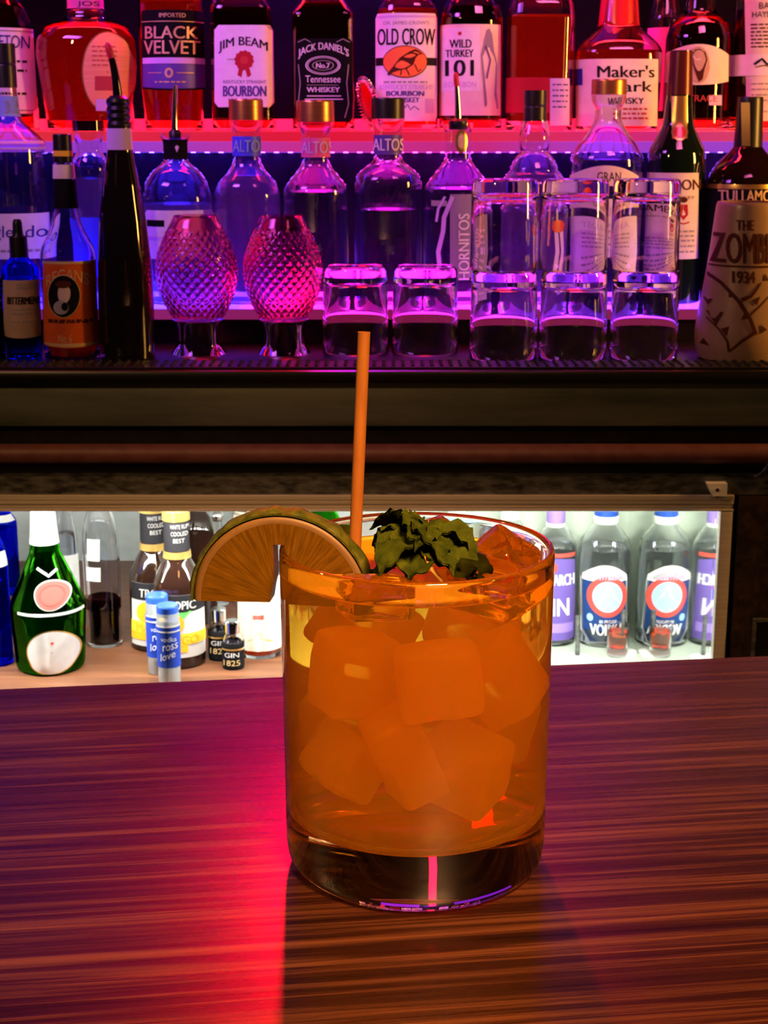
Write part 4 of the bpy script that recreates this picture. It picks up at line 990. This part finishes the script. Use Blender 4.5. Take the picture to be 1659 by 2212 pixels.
o = ice_mesh(.020, .014, .012, M['ice'], 24, .0014).build('ice_cube', loc=(GX - .012, GY - .026, .0975), smooth=50); o.rotation_euler = (-.1, .1, .3)
tag(o, 'clear ice piece floating near the front rim beside the citrus slice', 'ice cube', GI)

# straw
Ys = 0.486
zb_, zt_ = 0.0225, zat(717, .487)
P1 = Vector((xat(786.5, .487, zt_), .487, zt_)); Pm = Vector((xat(769, .484, .108), .484, .108))
dr = (P1 - Pm); P0 = Pm + dr * ((zb_ - Pm.z) / dr.z)
mid = P0
m = noisy('tan_paper_straw', (0.095, 0.034, 0.005), (0.12, 0.045, 0.008), (300, 300, 60), 0.55)
mb = MB(); d = dr.normalized(); a = d.cross(Vector((0, 1, 0))).normalized(); b2 = d.cross(a)
rows = []; L = (P1 - P0).length
for (t, r_) in [(0, .0020), (1, .0020), (1, .0016), (0, .0016), (0, .0020)]:
    rows.append([d * (L * t) + (a * cos(2 * pi * k / 28) + b2 * sin(2 * pi * k / 28)) * r_ for k in range(28)])
mb.grid(rows, m, closed=True)
tag(mb.build('drinking_straw', loc=P0), 'slim tan straw leaning in the orange cocktail', 'straw')

# mint
gm1 = noisy('mint_leaf_green', (0.006, 0.010, 0.0008), (0.020, 0.028, 0.002), (160, 160, 160), 0.8, bump=0.4, spec=0.02)
mint = root('mint_sprig', 'dark crumpled mint sprig resting on the ice inside the rim', 'mint', (GX + .003, GY - .010, .1005))
def leaf(Lf, Wf, rot, loc, curl, seed):
    rows = []; nu, nv = 18, 10
    for i in range(nu + 1):
        u = i / nu; row = []
        wv = Wf * (sin(pi * u ** .8) ** .75 if 0 < u < 1 else 0.02) * (1 + .06 * math.copysign(1, sin(u * 40)) * (0.3 + .7 * u))
        for j in range(nv + 1):
            v = j / nv * 2 - 1
            x = u * Lf; y = v * wv / 2
            z = -curl * x * x / Lf + .0016 * abs(v) ** 1.2 + .0009 * sin(u * 26 - abs(v) * 5)
            z += .0010 * noise.noise(Vector((x * 190 + seed * 9, y * 190, seed)))
            row.append(Vector((x, y, z)))
        rows.append(row)
    R3 = Matrix.Rotation(rot[2], 3, 'Z') @ Matrix.Rotation(rot[1], 3, 'Y') @ Matrix.Rotation(rot[0], 3, 'X')
    rows = [[R3 @ p + Vector(loc) for p in r_] for r_ in rows]
    mb = MB(); mb.grid(rows, gm1)
    n = R3 @ Vector((0, 0, -.0005)); mb.grid([[p + n for p in r_] for r_ in rows], gm1)
    return mb.build('leaf', mint, smooth=60)
rnd = random.Random(3)
for i in range(6):
    a = i / 6 * 2 * pi + .2
    leaf(.0185 if cos(a) > -.2 else .0155, .0185, (rnd.uniform(-.35, .35), .10 + .25 * rnd.random(), a), (.001 * cos(a), .001 * sin(a), .0125 + .0015 * (i % 2)), .62, i)
for i in range(4):
    a = i / 4 * 2 * pi + .8
    leaf(.0150, .0175, (rnd.uniform(-.4, .4), -.22, a), (.001 * cos(a) - .003, .001 * sin(a), .0135), .95, 20 + i)
leaf(.0125, .0135, (.5, -.45, 2.2), (-.004, 0, .0150), .9, 41)
leaf(.0125, .0135, (-.5, -.40, -1.3), (-.003, .001, .0150), .9, 42)
leaf(.017, .015, (.3, .25, -.35), (.0045, -.002, .0075), .35, 51)
leaf(.014, .013, (-.3, .3, 2.9), (-.0065, -.003, .006), .4, 52)
mb = MB().tube([(-.001, -.0105, .0085), (.001, -.0115, .004), (.004, -.0095, 0.0)], [.0006, .0008, .0008], principled('mint_stem', (.22, .13, .03), .5), 8); mb.build('stem', mint)

# citrus half wheel on the rim
LX, LY, LZ = GX - 0.0424, GY + 0.002, 0.0882
LR = 0.0296; TH = 0.008
fl = bpy.data.materials.new('citrus_flesh'); fl.use_nodes = True
p = fl.node_tree.nodes['Principled BSDF']; p.inputs['Roughness'].default_value = .35
tc = nd(fl, 'ShaderNodeTexCoord'); sp = nd(fl, 'ShaderNodeSeparateXYZ'); lk(fl, tc.outputs['Object'], sp.inputs[0])
at = nd(fl, 'ShaderNodeMath', operation='ARCTAN2'); lk(fl, sp.outputs[2], at.inputs[0]); lk(fl, sp.outputs[0], at.inputs[1])
mu = nd(fl, 'ShaderNodeMath', operation='MULTIPLY'); mu.inputs[1].default_value = 5.0; lk(fl, at.outputs[0], mu.inputs[0])
sn = nd(fl, 'ShaderNodeMath', operation='SINE'); lk(fl, mu.outputs[0], sn.inputs[0]); ab = nd(fl, 'ShaderNodeMath', operation='ABSOLUTE'); lk(fl, sn.outputs[0], ab.inputs[0])
cmb = nd(fl, 'ShaderNodeCombineXYZ'); ln = nd(fl, 'ShaderNodeVectorMath', operation='LENGTH'); lk(fl, tc.outputs['Object'], ln.inputs[0])
m3 = nd(fl, 'ShaderNodeMath', operation='MULTIPLY'); m3.inputs[1].default_value = 22; lk(fl, at.outputs[0], m3.inputs[0]); m4 = nd(fl, 'ShaderNodeMath', operation='MULTIPLY'); m4.inputs[1].default_value = 120; lk(fl, ln.outputs['Value'], m4.inputs[0])
lk(fl, m3.outputs[0], cmb.inputs[0]); lk(fl, m4.outputs[0], cmb.inputs[1])
nz = nd(fl, 'ShaderNodeTexNoise', Scale=1.0, Detail=3.0); lk(fl, cmb.outputs[0], nz.inputs['Vector'])
rA = ramp(fl, [(0.35, (0.135, 0.064, 0.001)), (0.7, (0.26, 0.130, 0.005))]); lk(fl, nz.outputs[0], rA.inputs[0])
rB = ramp(fl, [(0.03, (1, 1, 1)), (0.16, (0, 0, 0))]); lk(fl, ab.outputs[0], rB.inputs[0])
mxc = nd(fl, 'ShaderNodeMixRGB'); mxc.inputs[2].default_value = (0.20, 0.105, 0.008, 1); lk(fl, rB.outputs[0], mxc.inputs[0]); lk(fl, rA.outputs[0], mxc.inputs[1])
lk(fl, mxc.outputs[0], p.inputs['Base Color'])
tr = nd(fl, 'ShaderNodeBsdfTranslucent'); lk(fl, mxc.outputs[0], tr.inputs[0]); mxs = nd(fl, 'ShaderNodeMixShader'); mxs.inputs[0].default_value = .78
lk(fl, p.outputs[0], mxs.inputs[1]); lk(fl, tr.outputs[0], mxs.inputs[2]); lk(fl, mxs.outputs[0], fl.node_tree.nodes['Material Output'].inputs[0])
peelm = noisy('green_citrus_peel', (0.012, 0.018, 0.001), (0.035, 0.036, 0.003), (260, 260, 260), 0.55, bump=0.5, spec=0.12)
pithm = noisy('citrus_pith', (0.04, 0.019, 0.0012), (0.06, 0.030, 0.002), (120, 120, 120), 0.6)
lime = root('citrus_slice', 'half wheel of green-skinned citrus slotted on the glass rim', 'citrus slice', (LX, LY, LZ))
lime.rotation_euler = (0, radians(-1), radians(-7))
def slab(outline, y0, y1, mat, name):
    bm = bmesh.new(); vsb = [bm.verts.new((x, y0, z)) for x, z in outline]; f = bm.faces.new(vsb)
    e = bmesh.ops.extrude_face_region(bm, geom=[f]); bmesh.ops.translate(bm, vec=(0, y1 - y0, 0), verts=[v for v in e['geom'] if isinstance(v, bmesh.types.BMVert)])
    bmesh.ops.triangulate(bm, faces=[f_ for f_ in bm.faces if len(f_.verts) > 4])
    bm.verts.index_update(); mb = MB(); mb.add([v.co[:] for v in bm.verts], [[v.index for v in f_.verts] for f_ in bm.faces], mat); bm.free()
    return mb.build(name, lime, smooth=30)
SW, SH = .0018, .0188
Rf = LR * .86
arc = [(Rf * cos(pi * k / 48), Rf * sin(pi * k / 48)) for k in range(49)]
slab([(SW, 0.0)] + arc + [(-SW * 1.9, 0.0), (-SW * 1.5, .004), (-SW, .0075), (-SW, SH), (SW, SH)], -TH / 2, TH / 2, fl, 'flesh')
def band(r0, r1, mat, name, wob=0):
    mb = MB(); rows = []
    for k in range(65):
        t = pi * k / 64; q = r1 + wob * noise.noise(Vector((cos(t) * 9, sin(t) * 9, 1.3)))
        e = TH / 2
        pr_ = [(r0, -e), ((r1 + r0) / 2, -e - .0001), (q - .0006, -e * .92), (q, -e * .6), (q + .0002, 0), (q, e * .6), (q - .0006, e * .92), ((r1 + r0) / 2, e + .0001), (r0, e), (r0, -e)]
        rows.append([(r_ * cos(t), y, r_ * sin(t)) for r_, y in pr_])
    mb.grid(rows, mat)
    for rw in (rows[0], rows[-1]): mb.add(rw[:-1], [list(range(len(rw) - 1))], mat)
    return mb.build(name, lime, smooth=50)
band(Rf + .00005, LR * .95, pithm, 'pith'); band(LR * .95 + .00005, LR, peelm, 'peel', .0008)
